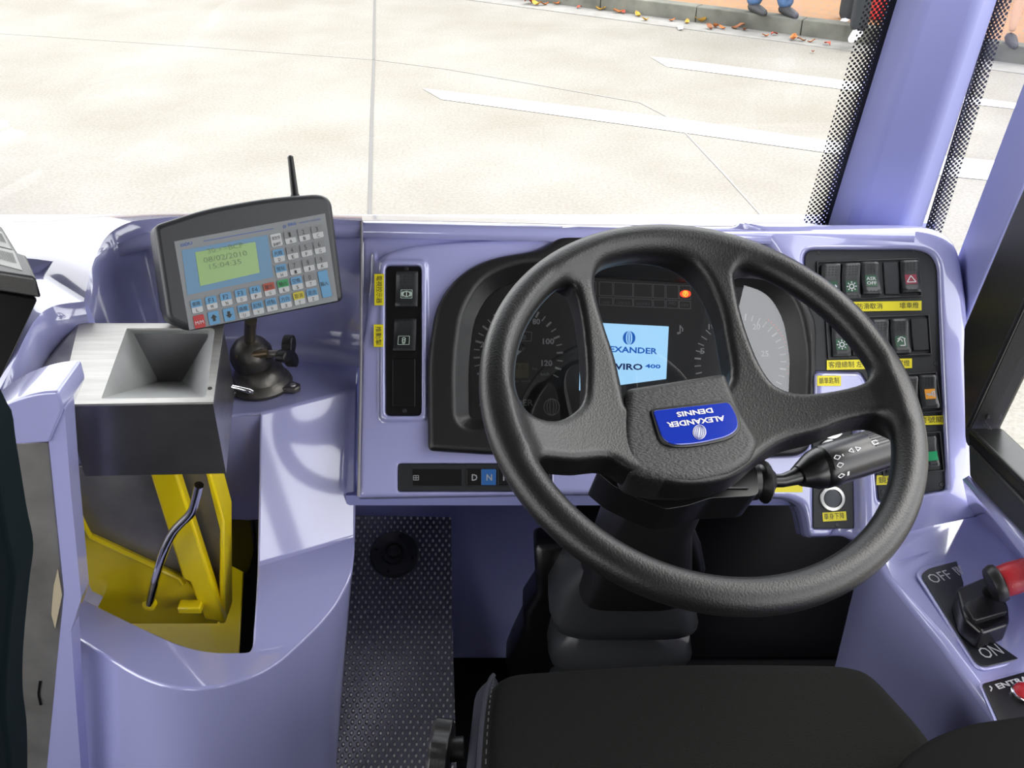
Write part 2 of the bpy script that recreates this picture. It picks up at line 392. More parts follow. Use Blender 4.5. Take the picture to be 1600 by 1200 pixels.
pc = mk('paper_scrap', [gp(1058, 40, .02), gp(1068, 40, .012), gp(1067, 45, .022), gp(1060, 46, .01)], [[0, 1, 2, 3]], mat('paper', (.8, .8, .8), .8), solid=.002, label='small white paper scrap on the road beside the gutter', cat='litter')

# people across the street (only lower legs reach the frame)
SKIN = mat('skin', (.48, .29, .2), .55); JEAN = mat('blue_jeans', (.06, .12, .24), .9, vary=.3, vscale=25, bump=.3, bscale=200)
DTR = mat('dark_trousers', (.02, .022, .025), .9); SHO = mat('dark_shoes', (.03, .03, .032), .6); WSH = mat('white_trainers', (.7, .72, .76), .6)
GREYS = mat('grey_cloth', (.1, .1, .11), .9); HAIR = mat('black_hair', (.015, .012, .01), .6)
def skin(name, chains, m, parent, sub=1, rootv=0):
    V, E, Rr = [], [], []; mp = {}
    for ch in chains:
        last = None
        for (p, r) in ch:
            key = tuple(round(c, 4) for c in p)
            if key not in mp: mp[key] = len(V); V.append(p); Rr.append(r)
            i = mp[key]
            if last is not None and last != i: E.append((last, i))
            last = i
    off = woff(parent); me = bpy.data.meshes.new(name); me.from_pydata([tuple(np.array(v)) for v in V], E, []); 
    o = bpy.data.objects.new(name, me); COL.objects.link(o); o.parent = parent; me.materials.append(m)
    me.skin_vertices or me.skin_vertices
    s = o.modifiers.new('skin', 'SKIN'); s.use_smooth_shade = True
    for i, sv in enumerate(me.skin_vertices[0].data): sv.radius = (Rr[i], Rr[i]); sv.use_root = (i == rootv)
    if sub:
        b = o.modifiers.new('sub', 'SUBSURF'); b.levels = sub; b.render_levels = sub
    return o
def person(label, fl, fr, heading, top, trousers, shoe, shorts=False):
    """fl, fr: world foot points; heading unit vector (body facing)"""
    fl = np.array(fl); fr = np.array(fr); g = (fl + fr) / 2; r_ = root('person', label, 'person', g)
    hd = nrm(heading); sd = np.array([hd[1], -hd[0], 0])
    if (fr - fl).dot(sd) < 0: sd = -sd
    L = lambda a, s, z: tuple(hd * a + sd * s + np.array([0, 0, z]))
    fa, fb = (fl - g), (fr - g)
    def up(f, a, z, sc=1): q = f * sc; return (q[0] + hd[0] * a, q[1] + hd[1] * a, z)
    legs = []
    me = bpy.data.meshes
    body = [[(L(0, 0, .95), .12), (L(0, 0, 1.12), .11), (L(0, 0, 1.3), .125), (L(0, 0, 1.43), .08), (L(.01, 0, 1.5), .05), (L(.015, 0, 1.58), .07), (L(.02, 0, 1.66), .078), (L(.0, 0, 1.72), .05)]]
    for s in (-1, 1):
        body.append([(L(0, 0, 1.3), .125), (L(0, s * .17, 1.40), .05), (L(-.03, s * .23, 1.13), .036), (L(.08, s * .22, .92), .026), (L(.12, s * .21, .84), .03)])
        for kf, a_ in enumerate((-.018, .0, .018, .034)):
            body.append([(L(.12, s * .21, .84), .03), (L(.14 + a_, s * .21, .78), .009), (L(.145 + a_, s * .205, .745), .008)])
    for f, s in ((fa, -1), (fb, 1)):
        body.append([(L(0, 0, .95), .12), (L(0, s * .09, .88), .08), (up(f, .02, .48, .9), .05), (up(f, -.02, .28), .045), (up(f, -.03, .09), .03)])
    skin('body', body, SKIN, r_, 1)
    tb = .30 if not shorts else .55
    for f, s in ((fa, -1), (fb, 1)):
        pass
    tr = [[(L(0, 0, 1.0), .135), (L(0, 0, .92), .135)]]
    for f, s in ((fa, -1), (fb, 1)):
        ch = [(L(0, 0, .92), .135), (L(0, s * .09, .86), .1), (up(f, .02, .50, .9), .075)]
        if not shorts: ch += [(up(f, -.02, .28), .08), (up(f, -.02, .05), .085)]
        tr.append(ch)
    skin('shorts' if shorts else 'trousers', tr, trousers, r_, 1)
    sh = [[(L(0, 0, 1.0), .14), (L(0, 0, 1.15), .135), (L(0, 0, 1.32), .145), (L(0, 0, 1.42), .09)]]
    for s in (-1, 1): sh.append([(L(0, 0, 1.32), .145), (L(0, s * .175, 1.40), .065), (L(-.02, s * .215, 1.2), .056)])
    skin('shirt', sh, top, r_, 1)
    skin('hair', [[(L(-.02, 0, 1.65), .085), (L(-.01, 0, 1.725), .07)]], HAIR, r_, 1)
    for f in (fa, fb):
        skin('shoe', [[(up(f, -.09, .045), .045), (up(f, 0, .05), .048), (up(f, .09, .036), .044), (up(f, .19, .026), .028)]], shoe, r_, 1)
    return r_
def onp(px, py): return gp(px, py, .135)
person('person in blue jeans and dark shoes standing on the orange paving', onp(1178, 20), onp(1226, 24), (.35, -.9, 0), GREYS, JEAN, SHO)
person('person in black trousers and white trainers stepping off the kerb', gp(1335, 74, .0), onp(1322, 30), (-.5, -.85, 0), GREYS, DTR, WSH)
person('bare-legged person in dark shorts and dark shoes at the far right', onp(1577, 70), onp(1625, 62), (-.2, -1, 0), GREYS, DTR, SHO, shorts=True)
rb = onp(1386, 30)
r_ = root('shopping_bag', 'red bag with white top edge on the pavement beside the pillar', 'bag', rb)
mk('bag_body', *prism([rb + np.array(q) for q in ((-.15, -.06, 0), (.15, -.06, 0), (.15, .06, 0), (-.15, .06, 0))], [rb + np.array(q) for q in ((-.18, -.09, .34), (.18, -.09, .34), (.18, .09, .34), (-.18, .09, .34))]), mat('red_bag', (.6, .03, .03), .5), r_, .02)
for s in (-.07, .07): mk('handle', *ringpath([rb + np.array((-.07, s, .33)), rb + np.array((-.05, s, .46)), rb + np.array((.05, s, .46)), rb + np.array((.07, s, .33))], .008), WSH, r_)

# ================================================================== BUS SHELL
CEIL = mat('cab_ceiling', (.22, .22, .23), .8); SHELL = mat('shell_grey', (.16, .16, .18), .8)
def qd(name, v, m, **k): return mk(name, v, [[0, 1, 2, 3]], m, kind='structure', smooth=False, solid=.03, **k)
mk('ceiling', *boxg((-.55, -2.3, 2.78), (2.7, 7.4, .04)), CEIL, kind='structure')
mk('wall_back', *boxg((-.55, -6.0, 1.6), (2.7, .04, 2.4)), SHELL, kind='structure')
mk('floor', *boxg((-.55, -2.1, .62), (2.62, 7.7, .05)), DARK, kind='structure')
mk('wall_front', *boxg((-.55, 1.70, .85), (2.62, .04, 1.08)), LAVM, kind='structure')
mk('wall_right', *boxg((.765, -2.2, .87), (.03, 7.6, .46)), LAVM, kind='structure')
mk('trim_1', *boxg((.765, -2.2, 2.62), (.03, 7.6, .30)), SHELL, kind='structure')
for i, y in enumerate((-.45, -2.0, -3.6, -5.2)):
    mk('trim_%d' % (8 + i), *boxg((.765, y, 1.9), (.03, .10, 1.3)), SHELL, kind='structure')
    mk('trim_%d' % (12 + i), *boxg((-1.88, y, 1.9), (.03, .10, 1.3)), SHELL, kind='structure')
mk('wall_left', *boxg((-1.88, -3.2, .97), (.03, 5.6, .66)), SHELL, kind='structure')
mk('trim_2', *boxg((-1.88, -2.2, 2.62), (.03, 7.6, .30)), SHELL, kind='structure')
mk('rear_light_block', *boxg((.42, -.75, 1.72), (.70, .03, 2.1)), SHELL, kind='structure')  # unseen bulkhead added to keep rear light out of the footwell
mk('trim_3', *boxg((-.55, 1.44, 2.72), (2.62, .06, .12)), SHELL, kind='structure')

# glass
def glass_mat(name, tint=(.93, .95, .95), f=1.0):
    m = bpy.data.materials.new(name); m.use_nodes = True; t = m.node_tree; t.nodes.clear(); N = t.nodes.new; L = t.links.new
    o = N('ShaderNodeOutputMaterial'); tr = N('ShaderNodeBsdfTransparent'); tr.inputs[0].default_value = (*tint, 1)
    gl = N('ShaderNodeBsdfGlossy'); gl.inputs['Roughness'].default_value = .01; fr = N('ShaderNodeFresnel'); fr.inputs[0].default_value = 1.45
    mu = N('ShaderNodeMath'); mu.operation = 'MULTIPLY'; mu.inputs[1].default_value = f; mx = N('ShaderNodeMixShader')
    L(fr.outputs[0], mu.inputs[0]); L(mu.outputs[0], mx.inputs[0]); L(tr.outputs[0], mx.inputs[1]); L(gl.outputs[0], mx.inputs[2]); L(mx.outputs[0], o.inputs[0])
    return m
GLASS = glass_mat('window_glass')
WS = Pl(P(800, 345, y=1.62), np.cross(nrm([1, 0, 0]), nrm([0, -.07, .391])))
if WS.n[1] > 0: WS = Pl(WS.o, -WS.n)
def wsp(px, py): return WS.w(px, py)
w1 = mk('window_1', [(-1.86, *WS.w(800, 352)[1:]), (.70, *WS.w(800, 352)[1:]), (.66, *(WS.o + WS.ey * 1.25 * (1 if WS.ey[2] > 0 else -1))[1:]), (-1.86, *(WS.o + WS.ey * 1.25 * (1 if WS.ey[2] > 0 else -1))[1:])], [[0, 1, 2, 3]], GLASS, kind='structure', smooth=False)
def frit_mat():
    m = bpy.data.materials.new('dotted_frit'); m.use_nodes = True; t = m.node_tree; t.nodes.clear(); N = t.nodes.new; L = t.links.new
    o = N('ShaderNodeOutputMaterial'); tr = N('ShaderNodeBsdfTransparent'); df = N('ShaderNodeBsdfPrincipled'); df.inputs['Base Color'].default_value = (.008, .008, .01, 1); df.inputs['Roughness'].default_value = .4
    uv = N('ShaderNodeUVMap'); sp = N('ShaderNodeSeparateXYZ'); L(uv.outputs[0], sp.inputs[0])
    def M(op, a, b=None):
        n = N('ShaderNodeMath'); n.operation = op
        for i, v in enumerate((a, b)):
            if v is None: continue
            if isinstance(v, (int, float)): n.inputs[i].default_value = v
            else: L(v, n.inputs[i])
        return n.outputs[0]
    u, v = sp.outputs[0], sp.outputs[1]      # u: distance from edge in dot pitches (0 = solid edge), v along
    a = M('ADD', u, v); b = M('SUBTRACT', u, v)
    fa = M('SUBTRACT', M('FRACT', a), .5); fb = M('SUBTRACT', M('FRACT', b), .5)
    d = M('SQRT', M('ADD', M('MULTIPLY', fa, fa), M('MULTIPLY', fb, fb)))
    rad = M('SUBTRACT', .62, M('MULTIPLY', u, .062))
    g = M('LESS_THAN', d, rad); mx = N('ShaderNodeMixShader'); L(g, mx.inputs[0]); L(tr.outputs[0], mx.inputs[1]); L(df.outputs[0], mx.inputs[2]); L(mx.outputs[0], o.inputs[0])
    return m
FRIT = frit_mat()
def frit(name, e0, e1, q0, q1, parent, pitch=.0088):
    """e0-e1 solid edge (world), q0-q1 outer dotted edge"""
    o = mk(name, [e0, e1, q1, q0], [[0, 1, 2, 3]], FRIT, parent, smooth=False)
    me = o.data; uvl = me.uv_layers.new(name='UVMap'); wd = np.linalg.norm(np.array(q0) - e0) / pitch; ln = np.linalg.norm(np.array(e1) - e0) / pitch
    off = woff(parent) if parent is not None else np.array(o.location)
    co = {0: (0, 0), 1: (0, ln), 2: (wd, ln), 3: (wd, 0)}; src = [np.array(q) - off for q in (e0, e1, q1, q0)]
    for lp in me.loops:
        c = np.array(me.vertices[lp.vertex_index].co); k = min(range(4), key=lambda i: np.linalg.norm(src[i] - c)); uvl.data[lp.index].uv = co[k]
    return o
def ws_in(px, py, e=.004): return WS.w(px, py) - WS.n * 0 + nrm(CAM - WS.w(px, py)) * e
frit('frit_band', ws_in(1286, 380), ws_in(1412, -60), ws_in(1246, 380), ws_in(1370, -60), w1)
mk('frit_border', [ws_in(1282, 380), ws_in(1408, -60), ws_in(1450, -60), ws_in(1330, 380)], [[0, 1, 2, 3]], BLKS, w1, smooth=False, label='solid black edge of the printed dot border')
# A pillar: three-sided lavender moulding
def pillar():
    A = [(1293, 372, 1.600), (1325, 372, 1.560), (1408, 372, 1.555), (1438, 372, 1.60)]
    B = [(1432, -60, 1.500), (1462, -60, 1.465), (1552, -60, 1.46), (1580, -60, 1.50)]
    bot = [P(x, y, y=d) for x, y, d in A]; top = [P(x, y, y=d) for x, y, d in B]
    top = [b + (t - b) * 2.1 for b, t in zip(bot, top)]; bot = [b - (t - b) * .06 for b, t in zip(bot, top)]
    sh = np.array([.01, .09, 0]); bot = bot + [bot[3] + sh, bot[0] + sh]; top = top + [top[3] + sh, top[0] + sh]
    return prism(bot, top)
mk('trim_4', *pillar(), LAVM, kind='structure', bevel=.012, seg=4)
# small quarter glass between pillar and side trim
q0, q1, q2, q3 = P(1436, 400, y=1.62), P(1560, -60, y=1.54), P(1690, -60, y=1.33), P(1500, 480, y=1.40)
w2 = mk('window_2', [q0, q1, q2, q3], [[0, 1, 2, 3]], GLASS, kind='structure', smooth=False)
def tw(p, e=.005): return p + nrm(CAM - p) * e
frit('frit_band', tw(P(1440, 375, y=1.61)), tw(P(1572, -60, y=1.53)), tw(P(1468, 375, y=1.585)), tw(P(1600, -60, y=1.50)), w2)
# lavender side trim strip and black side window frame
def vstrip(name, pts, x, m, th, **k):
    a = [P(px, py, x=x) for px, py in pts]; return mk(name, *prism(a, [p + np.array([th, 0, 0]) for p in a]), m, **k)
vstrip('trim_5', [(1495, 402), (1600, 125), (1650, -10), (1720, -10), (1610, 262), (1576, 342), (1503, 512), (1512, 640), (1503, 560)], .70, LAVM, .05, kind='structure', bevel=.012, seg=3)
sf = root('side_window_frame', 'black rubber-edged frame of the driver side window', 'window frame', P(1512, 700, x=.66), kind='structure')
vstrip('frame_post', [(1503, 560), (1504, 512), (1576, 342), (1700, 60), (1830, 60), (1830, 180), (1730, 200), (1600, 474), (1512, 668), (1506, 700)], .66, BLK, .05, parent=sf, bevel=.006)
vstrip('frame_rail', [(1512, 668), (1700, 858), (1700, 900), (1512, 700)], .655, BLKS, .05, parent=sf, bevel=.004)
vstrip('frame_ledge', [(1512, 694), (1700, 890), (1700, 1000), (1600, 862), (1514, 745)], .65, GREYP, .05, parent=sf, bevel=.004)
mk('seal', *ringpath([P(1700, 240, x=.655), P(1600, 476, x=.655), P(1513, 667, x=.655), P(1600, 753, x=.655), P(1700, 855, x=.655)], .0035, 8), RUBBER, sf)
w3 = mk('window_3', [P(1510, 670, x=.69), P(1720, 860, x=.69), P(1950, 300, x=.69), P(1700, 240, x=.69)], [[0, 1, 2, 3]], GLASS, kind='structure', smooth=False)
GP = Pl(P(1540, 665, x=.685), (-1, 0, 0), right=(0, -1, 0))
STAMP = mat('glass_stamp', (.22, .2, .23), .8)
globe('glass_mark', GP, 1543, 651, 3, 4.2, .004, 1.2, STAMP, w3)
ptext('glass_mark', 'ALEXANDER', GP, (1528, 646), (1550, 674), STAMP, w3, .004, hpx=2.6)
ptext('glass_mark', 'DENNIS', GP, (1530, 656), (1545, 674), STAMP, w3, .004, hpx=2.4)

# ================================================================== DASHBOARD
D = Pl((0.0, 1.2, 1.145), (0, -.786, .618))
dash = root('dashboard', 'glossy lavender moulded dashboard with recesses for the black instrument and switch panels', 'dashboard', (.23, 1.4, 1.1))
def duv(pts, h=0): return [tuple(D.uv(x, y, h)) for x, y in pts]
face = duv(rnd([(561, 340), (700, 343), (1000, 352), (1445, 353), (1492, 380), (1505, 470), (1516, 690), (1530, 842), (1388, 900), (1356, 848), (1338, 838), (1266, 840), (1256, 790), (1232, 779), (1180, 777), (1000, 772), (557, 779), (562, 560)], [0, 0, 0, 40, 40, 0, 0, 6, 20, 10, 5, 5, 18, 10, 0, 0, 4, 0]))
blockR = duv(rnd([(1090, 250), (1640, 250), (1660, 905), (1350, 905), (1344, 634), (1240, 634), (1236, 420)], [0, 0, 0, 20, 14, 8, 40]), .022)
blockL = duv(rnd([(572, 398), (640, 374), (862, 366), (900, 340), (560, 300), (540, 800), (566, 790), (572, 660)], 10), .0)
holeB = duv(rnd([(676, 700), (674, 560), (690, 470), (740, 415), (830, 397), (880, 372), (1190, 372), (1268, 500), (1266, 690), (1250, 708)], 25), 0)
recA = duv(rnd(rect(602, 415, 659, 650), 8), 0)
recB = duv(rnd([(1255, 388), (1450, 388), (1468, 410), (1482, 766), (1372, 786), (1356, 604), (1346, 583), (1262, 581)], [18, 30, 14, 8, 8, 14, 8, 6]), .022)
recC = duv(rnd([(1268, 640), (1332, 640), (1335, 828), (1270, 828)], 4), 0)
recD = duv(rnd(rect(622, 724, 862, 768), 3), 0)
raiseL = duv(spl([(583, 900), (581, 440), (590, 405), (628, 387), (700, 378), (860, 367), (905, 350), (1260, 345), (1262, 900)], 5), 0)
lipA = duv(rnd(rect(594, 407, 667, 658), 12), 0)
def dash_fn(U, Vv, h):
    f = sd_poly(U, Vv, face)[:, :, None]
    body = rslab(f, h, -.085, -.013, .010)
    rl = rslab(np.maximum(sd_poly(U, Vv, raiseL), sd_poly(U, Vv, face) + .001)[:, :, None], h, -.05, 0.0, .009); body = smin(body, rl, .008)
    bR = rslab(np.maximum(sd_poly(U, Vv, blockR), sd_poly(U, Vv, face) + .001)[:, :, None], h, -.06, .022, .016)
    body = smin(body, bR, .026)
    la = rslab(sd_poly(U, Vv, lipA)[:, :, None], h, -.03, .006, .005); body = smin(body, la, .006)
    hb = sd_poly(U, Vv, holeB); body = smax(body, -(np.maximum(hb[:, :, None], -.2 + 0 * h)), .010)
    for r, bot in ((recA, -.006), (recC, -.006), (recD, -.006)):
        s = sd_poly(U, Vv, r)[:, :, None]; body = smax(body, -np.maximum(s, bot - h), .003)
    s = sd_poly(U, Vv, recB)[:, :, None]; body = smax(body, -np.maximum(s, .008 - h), .006)
    # groove ridge on left deck
    return body
fu = np.array(face); implicit('dash_moulding', dash_fn, (fu[:, 0].min() - .01, fu[:, 1].min() - .01, -.09), (fu[:, 0].max() + .01, fu[:, 1].max() + .01, .034), .0026, D, LAV, dash)
# deck between the dash top and the windscreen
dk = [P(-150, 352, y=1.60), P(15, 350, y=1.62), P(300, 340, y=1.63), P(600, 336, y=1.63), P(900, 344, y=1.62), P(1440, 352, y=1.62)]
fr_ = [P(-150, 420, y=1.40), P(40, 420, y=1.38), P(300, 350, y=1.50), P(600, 352, y=1.46), P(900, 358, y=1.44), P(1430, 362, y=1.43)]
mk('deck', dk + fr_, [[i, i + 1, 7 + i, 6 + i] for i in range(5)], LAV, dash, solid=.02)
# narrow seam between dashboard and side console
mk('seam_strip', *ringpath([D.w(565, 345, -.004), D.w(564, 560, .002), D.w(560, 776, .002)], .0022, 8), mat('grey_sealant', (.25, .24, .26), .7), dash)
def label(pl, pts, txt, a, b, parent, h, hpx=None, bold=.0):
    o = slab('yellow_label', pl, pts, h - .0006, h, YEL, parent)
    if txt: ptext('lettering', txt, pl, a, b, INK, o, h + .0003, hpx=hpx)
    return o
def vlabel(pl, x0, y0, x1, y1, chars, parent, h):
    o = slab('yellow_label', pl, rect(x0, y0, x1, y1), h - .0006, h, YEL, parent)
    n = len(chars); st = (y1 - y0 - 4) / n; s = ''.join(chars)
    ptext('lettering', s, pl, (x1 - 3.2, y0 + 3), (x1 - 3.2, y1 - 3), INK, o, h + .0003, hpx=8) if False else ptext('lettering', s, pl, (x0 + 3, y0 + 3), (x0 + 3, y1 - 3), INK, o, h + .0003, hpx=(x1 - x0) - 6)
vlabel(D, 585, 428, 600, 477, '電視控示器', dash, .0075)
vlabel(D, 584, 507, 599, 542, '推動掣', dash, .0075)
label(D, rect(1277, 587, 1314, 603), '鎖車匙制', (1280, 600), (1311, 599), dash, .0235, 10)
label(D, rect(1204, 758, 1254, 769), None, None, None, dash, .001)

# ---- switch panels
def screw(pl, x, y, h, parent):
    o = pl.w(x, y, h); return mk('screw', *lathe(o, pl.n, [(.0035, -.001), (.0035, .0006), (.0028, .0012), (.0012, .0012), (.0010, .0004)], 14), GREYP, parent)
def rocker(pl, q, h, parent, tilt=1, icon=None, name='rocker_switch', m=None, lb=None, rows=(1, 5)):
    """q: px corners tl,tr,br,bl of the rocker face"""
    m = m or ROCK; c = [pl.uv(*p, h + .008) for p in q]
    nx, ny = 8, 14; V, F = [], []
    def pt(s, t, hh): a = c[0] * (1 - s) + c[1] * s; b = c[3] * (1 - s) + c[2] * s; uv = a * (1 - t) + b * t; return pl.at(uv[0], uv[1], hh)
    def H(s, t):
        base = .0105 - .005 * math.sin(math.pi * t) + tilt * .004 * (t - .5); e = min(s, 1 - s); e2 = min(t, 1 - t)
        return h + base - .0018 * max(0, 1 - e / .1) ** 2 - .003 * max(0, 1 - e2 / .06) ** 2
    for j in range(ny + 1):
        for i in range(nx + 1): V.append(pt(i / nx, j / ny, H(i / nx, j / ny)))
    for j in range(ny):
        for i in range(nx): F.append([j * (nx + 1) + i, j * (nx + 1) + i + 1, (j + 1) * (nx + 1) + i + 1, (j + 1) * (nx + 1) + i])
    per = [i for i in range(nx + 1)] + [j * (nx + 1) + nx for j in range(1, ny + 1)] + [ny * (nx + 1) + i for i in range(nx - 1, -1, -1)] + [j * (nx + 1) for j in range(ny - 1, 0, -1)]
    n = len(V)
    for p in per: V.append(pt((p % (nx + 1)) / nx, (p // (nx + 1)) / ny, h - .001))
    L = len(per)
    for k in range(L): F.append([per[k], per[(k + 1) % L], n + (k + 1) % L, n + k])
    # raised grip dots as one pattern with the rocker
    g = [(V, F)]
    for j in list(range(rows[0], rows[1])) + [12]:
        for i in range(4):
            s = .22 + i * .18; t = (j + .4) / 14 if j < 9 else .93
            if icon is None and j == 12 and rows[1] < 3: continue
            p = pt(s, t, H(s, t) + .0003); g.append(boxg(p, (.0022, .0018, .0008), (pl.ex, pl.ey, pl.n)))
    o = mk(name, *join(g), m, parent, ang=40, label=lb)
    if icon: icon(pt, H, o)
    return o
def icon_patch(kind, bgm, t0=.5, t1=.8, s0=.18, s1=.82):
    def f(pt, H, o):
        def W(s, t, e=.0006): return pt(s0 + (s1 - s0) * s, t0 + (t1 - t0) * t, H(s0 + (s1 - s0) * s, t0 + (t1 - t0) * t) + e)
        if bgm is not None:
            V = [W(i / 4, j / 4) for j in range(5) for i in range(5)]
            mk('icon_tile', V, [[j * 5 + i, j * 5 + i + 1, (j + 1) * 5 + i + 1, (j + 1) * 5 + i] for j in range(4) for i in range(4)], bgm, o)
        V, F = [], []
        def ln(p, q, wd=.09):
            p = np.array(p); q = np.array(q); L = np.linalg.norm(q - p); nn = np.array([-(q - p)[1], (q - p)[0]]) / L * wd / 2; n = len(V)
            V.extend([W(*(p + nn), .0012), W(*(q + nn), .0012), W(*(q - nn), .0012), W(*(p - nn), .0012)]); F.append([n, n + 1, n + 2, n + 3])
        def ci(cx, cy, r, a0=0, a1=360, n=12):
            pts = [(cx + r * math.cos(R(a0 + (a1 - a0) * i / n)), cy + r * math.sin(R(a0 + (a1 - a0) * i / n))) for i in range(n + 1)]
            for a, b in zip(pts[:-1], pts[1:]): ln(a, b)
        if kind == 'sun':
            ci(.5, .5, .2)
            for k in range(8): a = R(45 * k); ln((.5 + .3 * math.cos(a), .5 + .3 * math.sin(a)), (.5 + .45 * math.cos(a), .5 + .45 * math.sin(a)))
        elif kind == 'lever': ln((.02, .55), (.5, .45)); ln((.5, .45), (.95, .5)); ln((.95, .5), (.8, .3)); 
        elif kind == 'tri': ln((.5, .12), (.12, .8)); ln((.12, .8), (.88, .8)); ln((.88, .8), (.5, .12))
        elif kind == 'mirror': ln((.2, .3), (.55, .1)); ln((.55, .1), (.9, .3)); ln((.15, .55), (.45, .25)); ln((.8, .3), (.8, .9)); ln((.8, .9), (.35, .9)); ln((.5, .3), (.6, .55))
        elif kind == 'horn': ln((.08, .5), (.6, .5)); ln((.6, .4), (.9, .22)); ln((.6, .6), (.9, .78)); ln((.9, .22), (.9, .78)); ln((.25, .62), (.6, .62)); ln((.72, .35), (.72, .65))
        elif kind == 'wiper': ln((.1, .3), (.9, .3)); ln((.3, .7), (.7, .3)); ln((.5, .3), (.9, .6))
        elif kind == 'ring': ci(.5, .5, .35)
        elif kind == 'brake':
            for a, b in (((0, 0), (1, 0)), ((1, 0), (1, 1)), ((1, 1), (0, 1)), ((0, 1), (0, 0))): ln(a, b, .05)
            ci(.5, .5, .33); ln((.5, .2), (.5, .8)); ci(.5, .5, .43, -45, 45, 5); ci(.5, .5, .43, 135, 225, 5)
        elif kind == 'loop':
            for a, b in (((0, 0), (1, 0)), ((1, 0), (1, 1)), ((1, 1), (0, 1)), ((0, 1), (0, 0))): ln(a, b, .05)
            ci(.5, .32, .14); ci(.5, .58, .14); ci(.5, .8, .1)
        elif kind == 'asr': pass
        if V: mk('icon', V, F, WHITE if kind not in ('brake', 'loop') else mat('pale_green_print', (.45, .55, .48), .5), o, smooth=False)
        if kind == 'asr':
            for s_, t_ in (('ASR', .45), ('OFF', .85)):
                a = W(.08, t_, .0012); b = W(.92, t_, .0012); up = W(.08, t_ - .3, .0012) - a; text('icon', s_, a, b, up, WHITE, o, hgt=np.linalg.norm(up), bold=.01)
    return f
def Q(x0, y0, x1, y1, sk=3): return [(x0, y0), (x1, y0 - 1), (x1 + sk, y1 - 1), (x0 + sk, y1)]
# left panel
pa = root('switch_panel', 'narrow upright black panel with two rocker switches left of the instrument hood', 'switch panel', D.w(630, 640, -.006))
slab('panel_plate', D, rnd(rect(603, 416, 658, 649), 7), -.006, -.0015, BLKS, pa, .001)
for x, y in ((635, 419), (632, 641)): screw(D, x, y + 1, -.0015, pa)
rocker(D, [(619, 424), (653, 424), (652, 478), (617, 478)], -.0015, pa, -1, icon_patch('brake', None, .53, .77, .25, .75))
rocker(D, [(616, 497), (650, 497), (649, 548), (614, 548)], -.0015, pa, 1.6, icon_patch('loop', None, .55, .82, .22, .72), m=BLKP, rows=(0, 2))
slab('blank_cover', D, rnd(rect(613, 560, 649, 636), 3), -.0015, .0015, BLKS, pa, .001)
# right large panel
DR = .012
pb = root('switch_panel', 'large black panel of rocker switches and yellow labels right of the wheel rim', 'switch panel', D.w(1420, 780, .008))
slab('panel_plate', D, rnd([(1257, 391), (1449, 391), (1466, 412), (1480, 764), (1373, 783), (1358, 602), (1345, 581), (1263, 579)], [16, 28, 12, 6, 6, 12, 6, 4]), .008, DR, BLKP, pb, .001)
for x, y in ((1279, 394), (1427, 391), (1462, 568), (1379, 769), (1471, 757)): screw(D, x, y, DR, pb)
def frame(pl, pts, parent, h, m=BLKS, wd=2.0):
    outer = pts; c = np.mean(np.array(pts), 0); inner = [tuple(np.array(p) + (c - np.array(p)) / np.maximum(np.abs(c - np.array(p)), 1) * wd) for p in pts]
    a = [pl.w(*p, h) for p in outer]; b = [pl.w(*p, h + .004) for p in outer]; c_ = [pl.w(*p, h + .004) for p in inner]; d = [pl.w(*p, h) for p in inner]
    n = len(pts); V = a + b + c_ + d; F = []
    for i in range(n):
        j = (i + 1) % n; F += [[i, j, n + j, n + i], [n + i, n + j, 2 * n + j, 2 * n + i], [2 * n + i, 2 * n + j, 3 * n + j, 3 * n + i]]
    return mk('switch_frame', V, F, m, parent, .0008, ang=30)
frame(D, [(1276, 408), (1436, 403), (1441, 463), (1278, 470)], pb, DR, GREYP)
frame(D, [(1290, 496), (1452, 491), (1456, 554), (1294, 561)], pb, DR, GREYP)
frame(D, [(1372, 586), (1464, 581), (1472, 643), (1376, 650)], pb, DR, GREYP)
frame(D, [(1376, 681), (1470, 674), (1476, 736), (1380, 744)], pb, DR, GREYP)
ih = lambda k, g=GREENP, a=.5, b=.82: icon_patch(k, g, a, b)
rocker(D, [(1284, 413), (1313, 412), (1315, 466), (1286, 467)], DR, pb, -1, ih('lever'))
rocker(D, [(1316, 412), (1344, 411), (1346, 465), (1318, 466)], DR, pb, -1, ih('sun'))
rocker(D, [(1346, 408), (1374, 408), (1377, 459), (1349, 459)], DR, pb, 1.4, ih('asr', GREENP, .42, .78))
slab('blank_cover', D, rnd([(1380, 410), (1403, 410), (1406, 460), (1383, 460)], 2), DR, DR + .003, BLKP, pb, .001)
rocker(D, [(1408, 406), (1437, 405), (1439, 456), (1411, 457)], DR, pb, 1.4, ih('tri', mat('dark_red_marking', (.22, .01, .03), .5), .45, .75))
rocker(D, [(1300, 503), (1328, 502), (1331, 556), (1303, 557)], DR, pb, -1, ih('sun'))
rocker(D, [(1331, 501), (1358, 500), (1361, 554), (1334, 555)], DR, pb, -1, ih('sun'))
rocker(D, [(1360, 500), (1388, 499), (1391, 551), (1364, 553)], DR, pb, -1, ih('wiper'))
rocker(D, [(1392, 498), (1420, 497), (1423, 551), (1396, 552)], DR, pb, 1, ih('mirror'))
slab('blank_cover', D, rnd([(1423, 498), (1449, 497), (1452, 547), (1427, 548)], 2), DR, DR + .003, BLKP, pb, .001)
rocker(D, [(1378, 592), (1405, 591), (1409, 645), (1382, 646)], DR, pb, -1, ih('sun'))
rocker(D, [(1408, 589), (1434, 588), (1437, 644), (1411, 645)], DR, pb, -1, ih('ring', mat('teal_marking', (.03, .14, .15), .5)))
rocker(D, [(1437, 586), (1464, 585), (1468, 637), (1441, 639)], DR, pb, 1, icon_patch('horn', mat('amber_marking', (.72, .30, .02), .5), .42, .72, .25, .85), lb='rocker switch with an orange horn marking')
